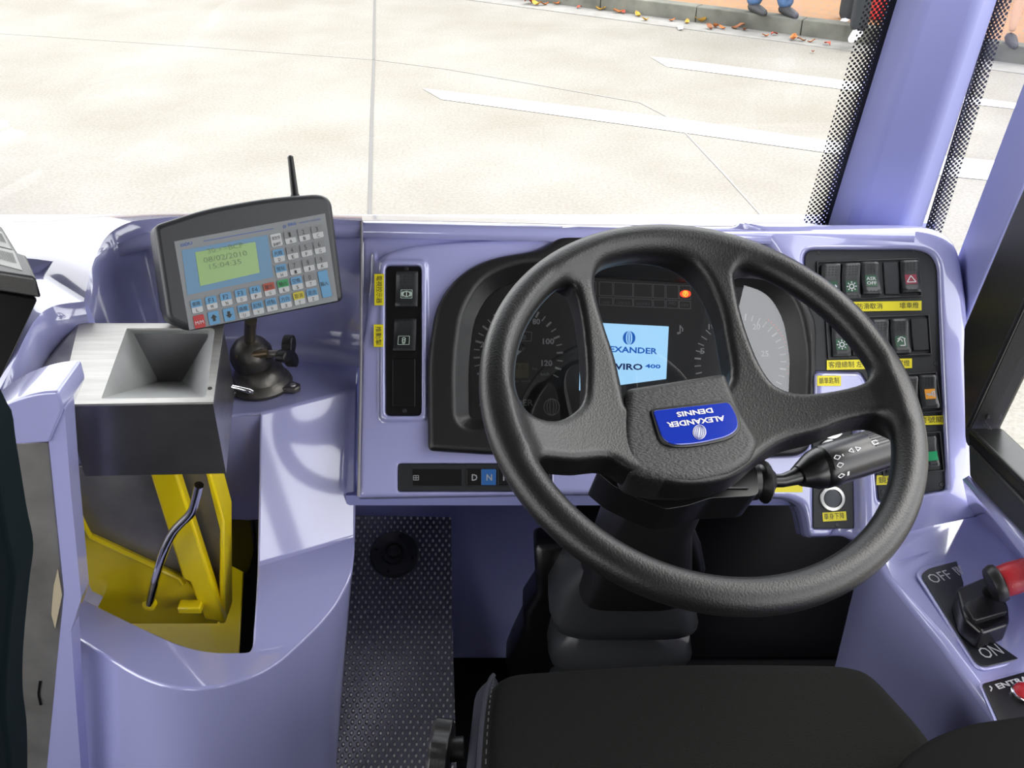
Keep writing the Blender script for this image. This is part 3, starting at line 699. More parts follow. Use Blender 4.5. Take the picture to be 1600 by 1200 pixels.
rocker(D, [(1384, 690), (1405, 688), (1409, 736), (1388, 738)], DR, pb, -1, None)
rocker(D, [(1445, 683), (1464, 681), (1468, 728), (1450, 730)], DR, pb, 1, icon_patch('none', mat('green_lens', (.0, .22, .08), .35), .5, .8, .05, .95), lb='rocker switch with a green lens', rows=(0, 0))
label(D, [(1302, 472), (1440, 470), (1440, 485), (1302, 487)], '前細燈 防滑取消　 　 壞車燈', (1306, 484), (1436, 481.5), pb, DR + .002, 9.5)
label(D, [(1292, 563), (1425, 560), (1425, 575), (1292, 578)], '客燈總制 左右車燈 駕駛室燈', (1295, 575), (1422, 572), pb, DR + .002, 10)
label(D, [(1367, 654), (1476, 649), (1477, 663), (1368, 666)], '後霧燈 停車警號關', (1370, 664), (1474, 660), pb, DR + .002, 10)
label(D, [(1370, 743), (1428, 741), (1427, 756), (1369, 758)], '鏡頭選擇', (1373, 755), (1424, 753), pb, DR + .002, 10)
# narrow column panel
pc_ = root('switch_panel', 'small black column panel with round push buttons below the wheel rim', 'switch panel', D.w(1302, 826, -.006))
slab('panel_plate', D, rnd([(1269, 642), (1331, 642), (1334, 826), (1271, 826)], 3), -.006, -.002, BLKP, pc_, .001)
for x, y in ((1309, 649), (1308, 820)): screw(D, x, y, -.002, pc_)
def button(x, y, r, inner, lb=None):
    o = D.w(x, y, -.002); s = np.linalg.norm(D.w(x + r, y, -.002) - o)
    b = mk('push_button', *lathe(o, D.n, [(s, 0), (s, .003), (s * .94, .0045), (s * .72, .005), (s * .68, .003), (s * .68, .001)], 36), mat('brushed_ring', (.5, .5, .48), .3, metal=1), pc_, label=lb)
    mk('button_cap', *lathe(o, D.n, [(s * .66, 0), (s * .66, .0035), (s * .5, .0040), (s * .01, .0040)], 30), inner, b)
BCAP = mat('slate_cap', (.03, .035, .045), .4)
button(1300, 779, 20, BCAP); button(1296, 703, 17, BCAP); button(1298, 665, 22, mat('white_cap', (.34, .34, .33), .4))
strokes('marking', D, [[(1319, 661), (1327, 668), (1325, 660)]], .0, 3, WHITE, pc_)
label(D, [(1285, 801), (1322, 799), (1323, 813), (1286, 815)], '車身下降', (1288, 812.5), (1320, 810.5), pc_, -.001, 10)
label(D, [(1284, 748), (1320, 745), (1320, 756), (1284, 759)], '車身上升', (1287, 757), (1318, 754), pc_, -.001, 9)
# gear selector
gs = root('gear_selector', 'black push-button gear selector strip with D N R keys below the instruments', 'gear selector', D.w(740, 765, -.006))
slab('panel_plate', D, rnd(rect(623, 725, 860, 767), 2), -.006, .001, BLKP, gs, .001)
slab('key_recess', D, rect(644, 733, 722, 759), .001, .0018, BLKS, gs, .0004)
strokes('marking', D, [[(646, 743), (654, 743), (654, 750), (646, 750), (646, 743)], [(650, 743), (650, 750)], [(646, 746.5), (654, 746.5)]], .0024, 1, DIMW, gs)
for i, (ch, x0) in enumerate((('D', 729), ('N', 752), ('R', 778))):
    k = slab('gear_key', D, rnd(rect(x0, 733, x0 + 23, 758), 1.5), .001, .0035, mat('blue_key', (.015, .09, .28), .4) if ch == 'N' else BLKS, gs, .0006, label='blue key' if ch == 'N' else None)
    ptext('letter', ch, D, (x0 + 8, 751), (x0 + 17, 751), DIMW, k, .0038, hpx=10, bold=.02)

# ================================================================== INSTRUMENT CLUSTER
ic = root('instrument_cluster', 'black hooded instrument cluster with two dials, warning lamp strip and blue screen', 'instrument cluster', D.w(960, 700, -.03))
outer = duv(rnd([(668, 704), (667, 560), (680, 476), (715, 428), (765, 402), (835, 391), (855, 384), (872, 369), (900, 365), (1150, 365), (1210, 400), (1278, 495), (1276, 670), (1262, 712), (1180, 716), (760, 710)], [8, 30, 30, 30, 30, 20, 14, 10, 8, 40, 30, 25, 20, 25, 10, 10]), .014)
inner = duv(rnd([(733, 655), (732, 570), (741, 500), (765, 458), (810, 437), (930, 433), (1080, 442), (1160, 446), (1200, 460), (1224, 500), (1234, 560), (1230, 655)], [12, 30, 20, 20, 30, 0, 0, 30, 20, 20, 20, 12]), -.02)
def hood(U, Vv, h):
    o_ = sd_poly(U, Vv, outer)[:, :, None]; i_ = sd_poly(U, Vv, inner)[:, :, None]
    top = .016
    b = rslab(o_, h, -.05, top, .010)
    return smax(b, -(i_ - np.maximum(0, h + .02) * .55), .006)
fo = np.array(outer); implicit('hood', hood, (fo[:, 0].min() - .01, fo[:, 1].min() - .01, -.054), (fo[:, 0].max() + .01, fo[:, 1].max() + .01, .02), .0028, D, BLK, ic)
FH = -.026
FACE = mat('instrument_face', (.008, .009, .010), .5)
slab('dial_face', D, [(725, 662), (725, 430), (1245, 430), (1245, 662)], FH - .004, FH, FACE, ic)
slab('lower_band', D, [(727, 606), (905, 606), (905, 660), (727, 660)], FH, FH + .0005, BLKS, ic)
def dial(cx, cy, rx, ry, a_list, m_list):
    V = {}
    for (a, thick, l), m in zip(a_list, m_list):
        c, s = math.cos(R(a)), math.sin(R(a)); p0 = (cx + rx * c, cy - ry * s); p1 = (cx + (rx - l) * c, cy - (ry - l) * s); V.setdefault((m, thick), []).append([p0, p1])
    return V
tk = [(223 - 10 * i, 3.0 if i % 2 == 0 else 1.7, 10 if i % 2 == 0 else 9) for i in range(26)]
sp_ = dial(810, 555, 70, 76, tk, ['w'] * len(tk))
for (m_, th), L in sp_.items(): strokes('dial_scale', D, L, FH + .001, th, WHITE, ic)
for s, x, y, wd in (('0', 766, 590, 6), ('20', 750, 543, 14), ('40', 766, 508, 14), ('60', 796, 494, 14), ('80', 832, 507, 12), ('100', 848, 538, 18), ('120', 846, 572, 17)):
    ptext('dial_number', s, D, (x, y), (x + wd, y), WHITE, ic, FH + .001, hpx=9.5, bold=.03)
ptext('dial_unit', 'km/h', D, (845, 587), (858, 587), DIMW, ic, FH + .001, hpx=5)
ptext('dial_unit', 'Km', D, (832, 578), (839, 578), DIMW, ic, FH + .001, hpx=4)
ptext('dial_unit', '8 km   7 km   100 km/h', D, (790, 597), (829, 597), DIMW, ic, FH + .001, hpx=3)
slab('odometer_display', D, rect(778, 567, 826, 590), FH, FH + .001, mat('olive_lcd', (.09, .085, .035), .4), ic)
ptext('odometer_digits', '1234.5', D, (784, 577), (820, 577), INK, ic, FH + .0015, hpx=7)
strokes('dial_marking', D, [[(786, 517), (831, 519), (830, 533), (785, 532), (786, 517)]], FH + .001, 1, DIMW, ic)
ptext('dial_marking', '超速錶', D, (796, 531), (822, 531), DIMW, ic, FH + .001, hpx=8)
hb_ = D.w(813, 545, FH); mk('dial_hub', *lathe(hb_, D.n, [(.009, 0), (.008, .004), (.004, .006), (.001, .006)], 20), BLKS, ic)
mk('dial_needle', [D.w(811, 541, FH + .005), D.w(815, 549, FH + .005), D.w(768, 592, FH + .005)], [[0, 1, 2]], WHITE, ic, smooth=False, solid=.0008)
ptext('maker_lettering', 'ALEXANDER', D, (748, 634), (833, 634), DIMW, ic, FH + .0015, hpx=10, bold=.01)
globe('maker_emblem', D, 862, 636, 12, 13, FH + .0015, 1.1, DIMW, ic)
# warning lamp table
xs = [896, 931, 936.5, 957, 959, 988.5, 990, 1019, 1021, 1039, 1041, 1060, 1061.5, 1079]
L = []
for i in range(0, len(xs), 2):
    a, b = xs[i], xs[i + 1]; sl = lambda x: (x - 930) * .045
    L.append([(a, 440 + sl(a)), (b, 440 + sl(b)), (b, 461 + sl(b)), (a, 461 + sl(a)), (a, 440 + sl(a))]); L.append([(a, 464 + sl(a)), (b, 464 + sl(b)), (b, 476 + sl(b)), (a, 476 + sl(a)), (a, 464 + sl(a))])
strokes('lamp_grid', D, L, FH + .001, .8, DIMW, ic)
for s, x0, x1, y in (('油壓燈', 939, 953, 475), ('入波警號燈', 961, 985, 476), ('油壓警報燈', 993, 1016, 477), ('ABS', 1044, 1056, 476), ('泊車燈', 1063, 1076, 479)):
    ptext('lamp_caption', s, D, (x0, y), (x1, y + .5), mat('dim_print', (.13, .13, .135), .6), ic, FH + .001, hpx=5)
REDL = mat('red_lamp', (.6, .02, .01), .4, emit=(1, .04, .01), estr=.9)
wl = slab('warning_lamp', D, circ(1071, 459, 8.6, 5.6, 20)[:-1], FH, FH + .0012, REDL, ic, label='lit red parking brake lamp')
strokes('lamp_symbol', D, [circ(1071, 459, 4, 4, 14), [(1070, 462), (1070, 456.5), (1072.5, 457), (1072.5, 459.5), (1070, 459.5)]], FH + .0016, 1.1, mat('lamp_glyph', (.25, .02, .0), .5, emit=(1, .55, .05), estr=.7), wl)
strokes('dial_marking', D, [circ(1060, 520.5, 1.6, 1.2, 10), [(1062.6, 521), (1062.6, 508)], [(1062.6, 509), (1067, 514), (1066, 518)]], FH + .001, 1.9, WHITE, ic)
SCRM = mat('lit_screen', (.1, .2, .3), .3, emit=(.36, .66, .95), estr=.42)
sc_ = slab('display_screen', D, [(908, 503), (1045, 510), (1041, 592), (905, 610)], FH, FH + .002, SCRM, ic, label='lit pale blue screen')
BLU = mat('screen_blue', (.0, .06, .3), .4, emit=(.0, .10, .45), estr=.35)
DBL = mat('screen_navy', (.0, .02, .12), .4, emit=(.005, .02, .12), estr=.2)
for s in ((-9.5, -3.8, 4.0), (3.8, 9.5, 4.0)):
    pass
def cres(cx, cy, rx0, rx1, ry, sg):
    a = [(cx + sg * rx0 * math.cos(R(t)), cy + ry * math.sin(R(t))) for t in range(-90, 91, 15)]; b = [(cx + sg * rx1 * math.cos(R(t)), cy + ry * math.sin(R(t))) for t in range(90, -91, -15)]
    return a + b[1:-1]
for sg in (-1, 1):
    pts = cres(983, 528, 9.8, 5.0, 10.8, sg); mk('screen_emblem', [D.w(x, y, FH + .0026) for x, y in pts], [list(range(len(pts)))], BLU, sc_, smooth=False)
    pts = cres(983, 528, 2.8, 1.2, 10.2, sg); mk('screen_emblem', [D.w(x, y, FH + .0026) for x, y in pts], [list(range(len(pts)))], BLU, sc_, smooth=False)
ptext('screen_lettering', 'ALEXANDER', D, (932, 549), (1027, 553.5), BLU, sc_, FH + .0026, hpx=9.5, bold=.03)
ptext('screen_lettering', 'ENVIRO', D, (938, 577), (1004, 578.5), DBL, sc_, FH + .0026, hpx=10, bold=.03)
ptext('screen_lettering', '400', D, (1008, 575), (1032, 576), BLU, sc_, FH + .0026, hpx=6.5, bold=.03)
# right dial
tk2 = [(203 - 9.2 * i, 2.6 if i % 5 == 3 else 1.6, 10) for i in range(26)]
for (m_, th), L in dial(1157, 566, 72, 76, tk2, ['w'] * len(tk2)).items(): strokes('dial_scale', D, L, FH + .001, th, WHITE, ic)
for (m_, th), L in dial(1157, 566, 78, 82, [(55 - 4 * i, 2.5, 4) for i in range(18)], ['r'] * 18).items(): strokes('red_scale', D, L, FH + .001, th, mat('red_print', (.5, .03, .02), .5), ic)
for s, x, y, wd in (('5', 1094, 553, 7), ('10', 1107, 515, 12), ('15', 1142, 500, 12), ('20', 1176, 515, 12), ('25', 1189, 557, 12), ('30', 1186, 595, 12)):
    ptext('dial_number', s, D, (x, y), (x + wd, y), WHITE, ic, FH + .001, hpx=9, bold=.015)
# clear lens in front of the dials, gently bowed
def lens():
    V, F = [], []; n = 16
    for j in range(9):
        for i in range(n + 1):
            x = 728 + (1240 - 728) * i / n; y = 433 + 226 * j / 8; t = i / n; bow = .006 + .014 * max(0, (t - .62) / .38) ** 1.6 if False else .010
            V.append(D.w(x, y, -.020 + bow * math.sin(math.pi * t) * .6))
    for j in range(8):
        for i in range(n): a = j * (n + 1) + i; F.append([a, a + 1, a + n + 2, a + n + 1])
    return V, F
mk('clear_lens', *lens(), glass_mat('instrument_lens', (.95, .95, .95), 4.0), ic)

# ================================================================== STEERING WHEEL
WT, WA = .433, .356
wn = np.array([math.sin(WT) * math.sin(WA) * -1 if False else math.sin(WT) * math.sin(WA), -math.sin(WT) * math.cos(WA), math.cos(WT)])
WC = np.array([.197, .86, 1.546])
W = Pl(WC, wn); R0, TR = .2145, .0178
DISH = .042
def dish(r): return -DISH * np.clip(1 - (r / (R0 - .01)) ** 2, 0, 1) ** .8
def wuv(px, py, extra=0.0):
    h = 0
    for _ in range(6): uv = W.uv(px, py, h + extra); h = dish(np.hypot(*uv))
    return tuple(uv)
sw = root('steering_wheel', 'black grained four-opening steering wheel with a blue oval-cornered badge on its hub', 'steering wheel', WC + wn * -.08)
SH = .009
holeL = [wuv(*p, SH) for p in spl([(785, 560), (791, 500), (806, 457), (833, 430), (862, 423), (886, 431), (900, 453), (909, 495), (914, 540), (916, 585), (912, 624), (894, 645), (868, 656), (838, 650), (812, 630), (793, 600)], 4)]
holeC = [wuv(*p, SH) for p in spl([(930, 450), (934, 412), (950, 392), (990, 383), (1035, 386), (1072, 400), (1102, 430), (1124, 476), (1134, 520), (1142, 590), (1110, 622), (1030, 640), (985, 640), (974, 612), (962, 560), (944, 505)], 4)]
holeR = [wuv(*p, SH) for p in spl([(1151, 450), (1162, 500), (1181, 553), (1200, 588), (1218, 605), (1252, 614), (1300, 610), (1348, 598), (1374, 578), (1383, 556), (1368, 522), (1330, 478), (1280, 440), (1230, 414), (1188, 404), (1160, 409), (1149, 426)], 4)]
low = [wuv(*p, -.008) for p in ([(640, 690)] + spl([(800, 722), (850, 727), (895, 731), (942, 728), (975, 745), (1015, 760), (1060, 768), (1114, 764), (1152, 748), (1188, 718), (1224, 697), (1276, 683), (1312, 669), (1359, 660), (1395, 672), (1470, 700)], 4, closed=False) + [(1600, 800), (1600, 1100), (1100, 1150), (700, 1100)])]
def wheel_fn(U, Vv, h):
    r = np.hypot(U, Vv); rim = np.sqrt((r[:, :, None] - R0) ** 2 + h * h) - TR
    reg = r - R0
    for p in (holeL, holeC, holeR, low): reg = smax(reg, -sd_poly(U, Vv, p), .006)
    w0 = dish(r)[:, :, None]; hh = np.clip(.013 + 0 * r, 0, 1)[:, :, None]
    arm = rslab(reg[:, :, None], h - w0, -.030, .0125, .0085)
    return smin(rim, arm, .014)
implicit('wheel_body', wheel_fn, (-.24, -.24, -.08), (.24, .24, .026), .0021, W, WHEEL, sw)
# hub pad
PADH = float(dish(np.hypot(*wuv(1083, 662, .02))))
padp = [wuv(*p, .02) for p in rnd([(981, 600), (1136, 577), (1160, 640), (1192, 688), (1178, 715), (1145, 735), (1090, 746), (1030, 742), (985, 728), (975, 680)], [8, 8, 10, 14, 14, 14, 20, 20, 20, 14])]
def pad_fn(U, Vv, h):
    s = sd_poly(U, Vv, padp)[:, :, None]
    return rslab(s, h - PADH + 0 * s, -.03, .020, .009)
implicit('hub_pad', pad_fn, (-.11, -.12, -.08), (.11, .1, .0), .0018, W, PADM, sw)
HPo = W.at(*wuv(1083, 662, .02), float(dish(np.hypot(*wuv(1083, 662, .02)))) + .020)
HP = Pl(HPo, wn)
frm = rnd([(1015, 638), (1142, 624), (1156, 650), (1158, 672), (1140, 686), (1090, 697), (1050, 699), (1030, 690)], [8, 10, 8, 10, 14, 30, 16, 14])
slab('badge_surround', HP, frm, -.004, .0022, BLKS, sw, .001)
bpts = rnd([(1020, 641), (1140, 628), (1152, 652), (1154, 670), (1137, 682), (1090, 693), (1052, 695), (1035, 686)], [6, 8, 8, 10, 12, 30, 14, 12])
bd = slab('hub_badge', HP, bpts, .0, .0032, mat('royal_blue_enamel', (.006, .025, .30), .12, coat=1), sw, .0008, label='glossy royal blue badge')
ptext('badge_lettering', 'ALEXANDER', HP, (1131, 649), (1041, 660), WHITE, bd, .0037, hpx=-9 if False else 9, bold=.03)
ptext('badge_lettering', 'DENNIS', HP, (1112, 637), (1056, 644), WHITE, bd, .0037, hpx=8.5, bold=.03)
gl_ = [circ(1093, 675, 10.5, 11.5, 24)[:-1]]
mk('badge_emblem', [HP.w(x, y, .0036) for x, y in gl_[0]], [list(range(24))], WHITE, bd, smooth=False)
globe('emblem_lines', HP, 1093, 675, 8.5, 10.5, .0040, .9, mat('badge_navy', (.01, .03, .25), .4), bd, rot=8)

# ================================================================== STEERING COLUMN
sc0 = root('steering_column', 'black steering column with switch cowl and folded rubber gaiter below the wheel', 'steering column', (.17, 1.28, .65))
axis0 = W.at(0, 0, -.05)
WS_ = W
cow = rnd([(930, 735), (1100, 725), (1150, 712), (1182, 728), (1186, 770), (1178, 775), (1110, 778), (1075, 790), (1040, 796), (1000, 780), (960, 760)], 8)
slab('switch_cowl', W, cow, -.135, -.085, BLKS, sc0, .006, seg=3)
mk('cowl_trim', *ringpath([W.w(x, y, -.083) for x, y in ((1050, 776), (1072, 772), (1092, 762), (1170, 762))], .0012, 6), GREYP, sc0)
so_ = W.w(1148, 735, -.084); mk('cowl_screw', *lathe(so_, W.n, [(.006, -.002), (.006, .0015), (.0045, .002), (.003, .001), (.0005, .001)], 18), GREYP, sc0)
# tapered shroud and bellows
def loft(secs, seg=28):
    """secs: (center px x, py, y, half width, half depth, tilt)"""
    V, F = [], []
    for (x, y, yy, hw, hd_, k) in secs:
        c = P(x, y, y=yy)
        for i in range(seg):
            a = 2 * math.pi * i / seg; ca, sa = math.cos(a), math.sin(a); e = .45
            u = math.copysign(abs(ca) ** e, ca) * hw; v = math.copysign(abs(sa) ** e, sa) * hd_
            V.append(c + np.array([u, v * math.cos(k), v * math.sin(k)]))
    for j in range(len(secs) - 1):
        for i in range(seg): F.append([j * seg + i, j * seg + (i + 1) % seg, (j + 1) * seg + (i + 1) % seg, (j + 1) * seg + i])
    F += [list(range(seg))[::-1], [(len(secs) - 1) * seg + i for i in range(seg)]]
    return V, F
mk('column_shroud', *loft([(1050, 715, 1.0, .045, .035, .3), (1040, 760, 1.04, .052, .04, .3), (1010, 810, 1.09, .062, .045, .3), (1000, 870, 1.13, .075, .055, .3), (985, 900, 1.15, .080, .06, .3)]), BLK, sc0, ang=50)
GAIT = mat('gaiter_rubber', (.035, .036, .038), .36)
bel = [(985, 868, 1.17, .078, .05, 0)]
for i, (y_, w_, x_) in enumerate(((885, .098, 975), (925, .118, 970), (944, .118, 975), (952, .080, 965), (958, .082, 962), (966, .116, 968), (990, .124, 966), (1000, .118, 962), (1006, .082, 952), (1012, .084, 950), (1020, .104, 948), (1044, .108, 940), (1056, .08, 940), (1090, .1, 938))):
    bel.append((x_, y_, 1.19 + .010 * i, w_, w_ * .62, .1))
mk('gaiter', *loft(bel), GAIT, sc0, ang=50)
mk('pedal_bracket', *loft([(862, 836, 1.26, .022, .02, 0), (860, 842, 1.26, .028, .03, 0), (866, 905, 1.28, .032, .04, 0), (856, 935, 1.29, .044, .04, 0), (852, 960, 1.29, .040, .04, 0), (842, 1000, 1.30, .050, .05, 0), (838, 1020, 1.31, .056, .05, 0), (842, 1060, 1.32, .050, .05, 0)]), BLKS, sc0, ang=60)
mk('tilt_lever', *ringpath([P(1065, 800, y=1.12), P(1080, 850, y=1.13), P(1092, 890, y=1.14)], [.008, .014, .010], 12), RUBBER, sc0)
mk('support_column', *ringpath([(.19, 1.04, 1.36), (.18, 1.12, 1.2), (.17, 1.28, .66)], .035, 16), BLKS, sc0)
# stalk
stk = root('indicator_stalk', 'fat black multi-function stalk with white symbols sticking out right of the column', 'stalk', W.w(1190, 750, -.11))
HS = -.105
mk('boot', *ringpath([W.w(x, y, HS) for x, y in ((1172, 752), (1180, 752), (1183, 752), (1188, 752), (1192, 752), (1197, 751), (1204, 751), (1208, 751))], [.021, .021, .017, .019, .025, .022, .013, .011], 18), RUBBER, stk)
mk('stem', *ringpath([W.w(x, y, HS) for x, y in ((1204, 751), (1222, 751), (1240, 746), (1256, 738))], [.0075, .0075, .009, .014], 14), BLKS, stk)
def stalk_w(x): return 738 + (x - 1255) * -.24
mk('collar', *ringpath([W.w(x, y, HS + .002) for x, y in ((1248, 744), (1262, 738), (1272, 735), (1284, 730))], [.012, .018, .022, .0235], 20), BLKS, stk)
hnd = [(1279, 731), (1284, 730), (1300, 725), (1370, 703), (1400, 694), (1403, 693)]
mk('grip', *ringpath([W.w(x, y, HS + .004) for x, y in hnd], [.021, .0245, .025, .0245, .024, .021], 28), BLKS, stk)
# raised grip ribs
gx0, gx1 = W.w(1300, 725, HS + .004), W.w(1392, 697, HS + .004); gd = nrm(gx1 - gx0); gu = nrm(wn - gd * wn.dot(gd)); gs_ = np.cross(gd, gu); toc = nrm(CAM - gx0); toc = nrm(toc - gd * toc.dot(gd)); sid = np.cross(gd, toc)
ribs = []
for k in range(-3, 9):
    a = R(-12 - 9 * k); dirv = toc * math.cos(a) + sid * math.sin(a); s0 = gx0 + gd * .045 + dirv * .0247; s1 = gx1 - gd * .004 + dirv * .0243
    if -1.6 < a < -.1: ribs.append(ringpath([s0, s1], .0008, 6))
if ribs: mk('grip_ribs', *join(ribs), BLK, stk)
def onstalk(t, ang, e=.0004):
    c = gx0 + (gx1 - gx0) * t; a = R(ang); return c + (toc * math.cos(a) + sid * math.sin(a)) * (.0252 - .0008 * t + e)
def smark(pts, wd=.0011):
    V, F = [], []
    for (a, b) in zip(pts[:-1], pts[1:]):
        p, q = onstalk(*a), onstalk(*b); nn = nrm(np.cross(q - p, toc)) * wd / 2; n = len(V); V += [p - nn, q - nn, q + nn, p + nn]; F.append([n, n + 1, n + 2, n + 3])
    return V, F
up_s = 1 if sid[2] > 0 else -1
def AR(x, s): return (x, s * up_s)
g = []
g.append(smark([AR(.18, 24), AR(.11, 18), AR(.18, 12), AR(.18, 24)])); g.append(smark([AR(.24, 24), AR(.31, 18), AR(.24, 12), AR(.24, 24)]))
g.append(smark([AR(.52, 26), AR(.60, 26), AR(.60, 16), AR(.52, 16), AR(.52, 26)])); g.append(smark([AR(.52, 20), AR(.62, 22)]))
g.append(smark([AR(.80, 16), AR(.90, 24), AR(.90, 16), AR(.80, 16)], .0022))
for s in (12, -8, -36): g.append(smark([AR(-.10, s + 6), AR(-.04, s), AR(-.10, s - 6), AR(-.15, s), AR(-.10, s + 6)]))
g.append(smark([AR(.0, 16), AR(.0, 10)], .002)); g.append(smark([AR(.02, -30), AR(.02, -42)], .003))
mk('stalk_symbols', *join(g), WHITE, stk, smooth=False)

# ================================================================== FOOTWELL
TP = Pl((0, 1.30, .76), nrm([0, -math.sin(R(27)), math.cos(R(27))]))
TO = Pl((0, 1.37, .66), nrm([0, -math.sin(R(50)), math.cos(R(50))]))
def toe(name, x0, x1, m): mk(name, [TO.w(x0, 770), TO.w(x1, 770), TO.w(x1, 990), TO.w(x0, 990), P(x1, 1026, z=.652), P(x0, 1026, z=.652)], [[0, 1, 2, 3], [3, 2, 4, 5]], m, kind='structure', solid=.02)
toe('trim_6', 530, 900, LAVM); toe('trim_16', 902, 1400, DARK)  # right part of the toe board coloured near black to stand for footwell shade
mk('trim_7', *prism([(-.26, 1.24, 1.10), (.62, 1.24, 1.10), (.62, 1.66, .98), (-.26, 1.66, .98)], [(-.26, 1.24, 1.12), (.62, 1.24, 1.12), (.62, 1.66, 1.0), (-.26, 1.66, 1.0)]), LAVM, kind='structure')
def tread_mat():
    m = bpy.data.materials.new('dimpled_tread_metal'); m.use_nodes = True; t = m.node_tree; b = t.nodes['Principled BSDF']; N = t.nodes.new; L = t.links.new
    uv = N('ShaderNodeUVMap'); sp = N('ShaderNodeSeparateXYZ'); L(uv.outputs[0], sp.inputs[0])
    def M(op, a, b_=None):
        n = N('ShaderNodeMath'); n.operation = op
        for i, v in enumerate((a, b_)):
            if v is None: continue
            if isinstance(v, (int, float)): n.inputs[i].default_value = v
            else: L(v, n.inputs[i])
        return n.outputs[0]
    u, v = sp.outputs[0], sp.outputs[1]; a = M('ADD', u, v); c = M('SUBTRACT', u, v)
    fa = M('SUBTRACT', M('FRACT', a), .5); fb = M('SUBTRACT', M('FRACT', c), .5)
    d = M('SQRT', M('ADD', M('MULTIPLY', fa, fa), M('MULTIPLY', fb, fb)))
    mr = N('ShaderNodeMapRange'); mr.interpolation_type = 'SMOOTHSTEP'; L(d, mr.inputs[0]); mr.inputs[1].default_value = .12; mr.inputs[2].default_value = .34; mr.inputs[3].default_value = 1; mr.inputs[4].default_value = 0
    bp = N('ShaderNodeBump'); bp.inputs['Strength'].default_value = 1; bp.inputs['Distance'].default_value = .004; L(mr.outputs[0], bp.inputs['Height']); L(bp.outputs[0], b.inputs['Normal'])
    cr = N('ShaderNodeValToRGB'); cr.color_ramp.elements[0].color = (.13, .13, .17, 1); cr.color_ramp.elements[1].color = (.62, .62, .60, 1); L(mr.outputs[0], cr.inputs[0]); L(cr.outputs[0], b.inputs['Base Color'])
    b.inputs['Metallic'].default_value = .6; b.inputs['Roughness'].default_value = .35
    return m
fp = root('foot_plate', 'sloping dimpled metal foot plate on the cab floor with a round foot switch', 'foot plate', TP.w(630, 1000))
tpts = [(540, 805), (705, 808), (706, 950), (714, 1230), (515, 1230)]
o = slab('tread_plate', TP, tpts, -.006, .0, tread_mat(), fp)
uvl = o.data.uv_layers.new(name='UVMap'); off = woff(fp)
for lp in o.data.loops:
    q = np.array(o.data.vertices[lp.vertex_index].co) + off - TP.o; uvl.data[lp.index].uv = (q.dot(TP.ex) / .0125, q.dot(TP.ey) / .0185)
fo_ = TP.w(617, 867)
fsw = mk('foot_switch', *lathe(fo_, TP.n, [(.046, 0), (.046, .004), (.043, .008), (.024, .010), (.022, .016), (.017, .016), (.016, .011), (.012, .011), (.011, .022), (.003, .024)], 40), GREYP, fp)
for k in range(4):
    a = R(45 + 90 * k + 30); c = fo_ + (TP.ex * math.cos(a) + TP.ey * math.sin(a)) * .036 + TP.n * .008; mk('fixing', *lathe(c, TP.n, [(.0035, 0), (.003, .002), (.0005, .0022)], 10), BLKS, fsw)
# ================================================================== RIGHT CONSOLE
rc = root('armrest_console', 'lavender side console carrying the door controls beside the driver seat', 'console', (.6, .8, .66))
CZ = 1.13
ca = [(1345, 842), (1530, 800), (1600, 780), (1700, 830), (1780, 1010), (1800, 1230), (1650, 1230), (1560, 1125), (1470, 1000), (1385, 895)]
top = [P(x, y, z=CZ) for x, y in ca]
top[0] = D.w(1350, 836, .0); top[1] = D.w(1530, 800, .02); top[2] = P(1600, 800, z=1.16)
bot = [np.array([t[0], t[1], .66]) for t in top]
mk('console_body', *prism(bot, top), LAV, rc, .012, seg=4)
mk('riser', [P(1514, 743, x=.65), P(1720, 962, x=.65), P(1720, 1014, z=CZ + .002), P(1524, 796, z=CZ + .004)], [[0, 1, 2, 3]], LAV, rc, solid=.01)
strokes('crease_line', Pl((0, 0, CZ), (0, 0, 1)), [[(1405, 876), (1535, 838)], [(1528, 800), (1610, 892)]], .0008, 1.6, mat('painted_crease_shade', (.2, .2, .45), .6), rc)  # shade of the console creases painted on as thin darker lines
C2 = Pl((0, 0, CZ), (0, 0, 1))
dp = root('door_control', 'black door control plate marked OFF and ON with a red-tipped lever', 'door control', P(1520, 960, z=CZ))
op = rnd([(1438, 898), (1450, 888), (1525, 868), (1545, 880), (1640, 1010), (1640, 1018), (1538, 1042), (1525, 1036)], [8, 8, 12, 12, 4, 4, 8, 8])
oq = [(x + (x - 1540) * .07 - 1, y + (y - 955) * .06) for x, y in op]
slab('raised_rim', C2, oq, .0, .004, LAV, rc, .0025, seg=3)
slab('control_plate', C2, op, .004, .006, mat('gunmetal_plate', (.012, .014, .018), .38), dp, .001)
ptext('lettering', 'OFF', C2, (1459, 912), (1491, 903), WHITE, dp, .0065, hpx=17)
ptext('lettering', '關', C2, (1499, 899), (1516, 894), WHITE, dp, .0065, hpx=15)
ptext('lettering', 'ON', C2, (1540, 1030), (1570, 1021), WHITE, dp, .0065, hpx=19)
ptext('lettering', '開', C2, (1585, 1018), (1603, 1013), WHITE, dp, .0065, hpx=17)
def blk(name, pts, h0, h1, m, parent, bevel): return slab(name, C2, pts, h0, h1, m, parent, bevel, href=h0, seg=3)
slab('lever_housing', C2, rnd([(1490, 930), (1536, 911), (1572, 955), (1574, 985), (1530, 1000), (1502, 975)], 8), .006, .038, BLKS, dp, .005, seg=3, href=.025)
slab('housing_saddle', C2, rnd([(1506, 938), (1556, 919), (1578, 950), (1524, 966)], 6), .034, .046, BLK, dp, .004, href=.05)
lv0 = P(1545, 925, z=CZ + .05); lv1 = P(1562, 905, z=CZ + .085)
mk('lever', *ringpath([lv0, lv1], [.009, .010], 12), BLKS, dp)
kd0 = P(1556, 912, z=CZ + .085); kd1 = P(1640, 884, z=CZ + .11)
tt = lambda a: kd0 + (kd1 - kd0) * a
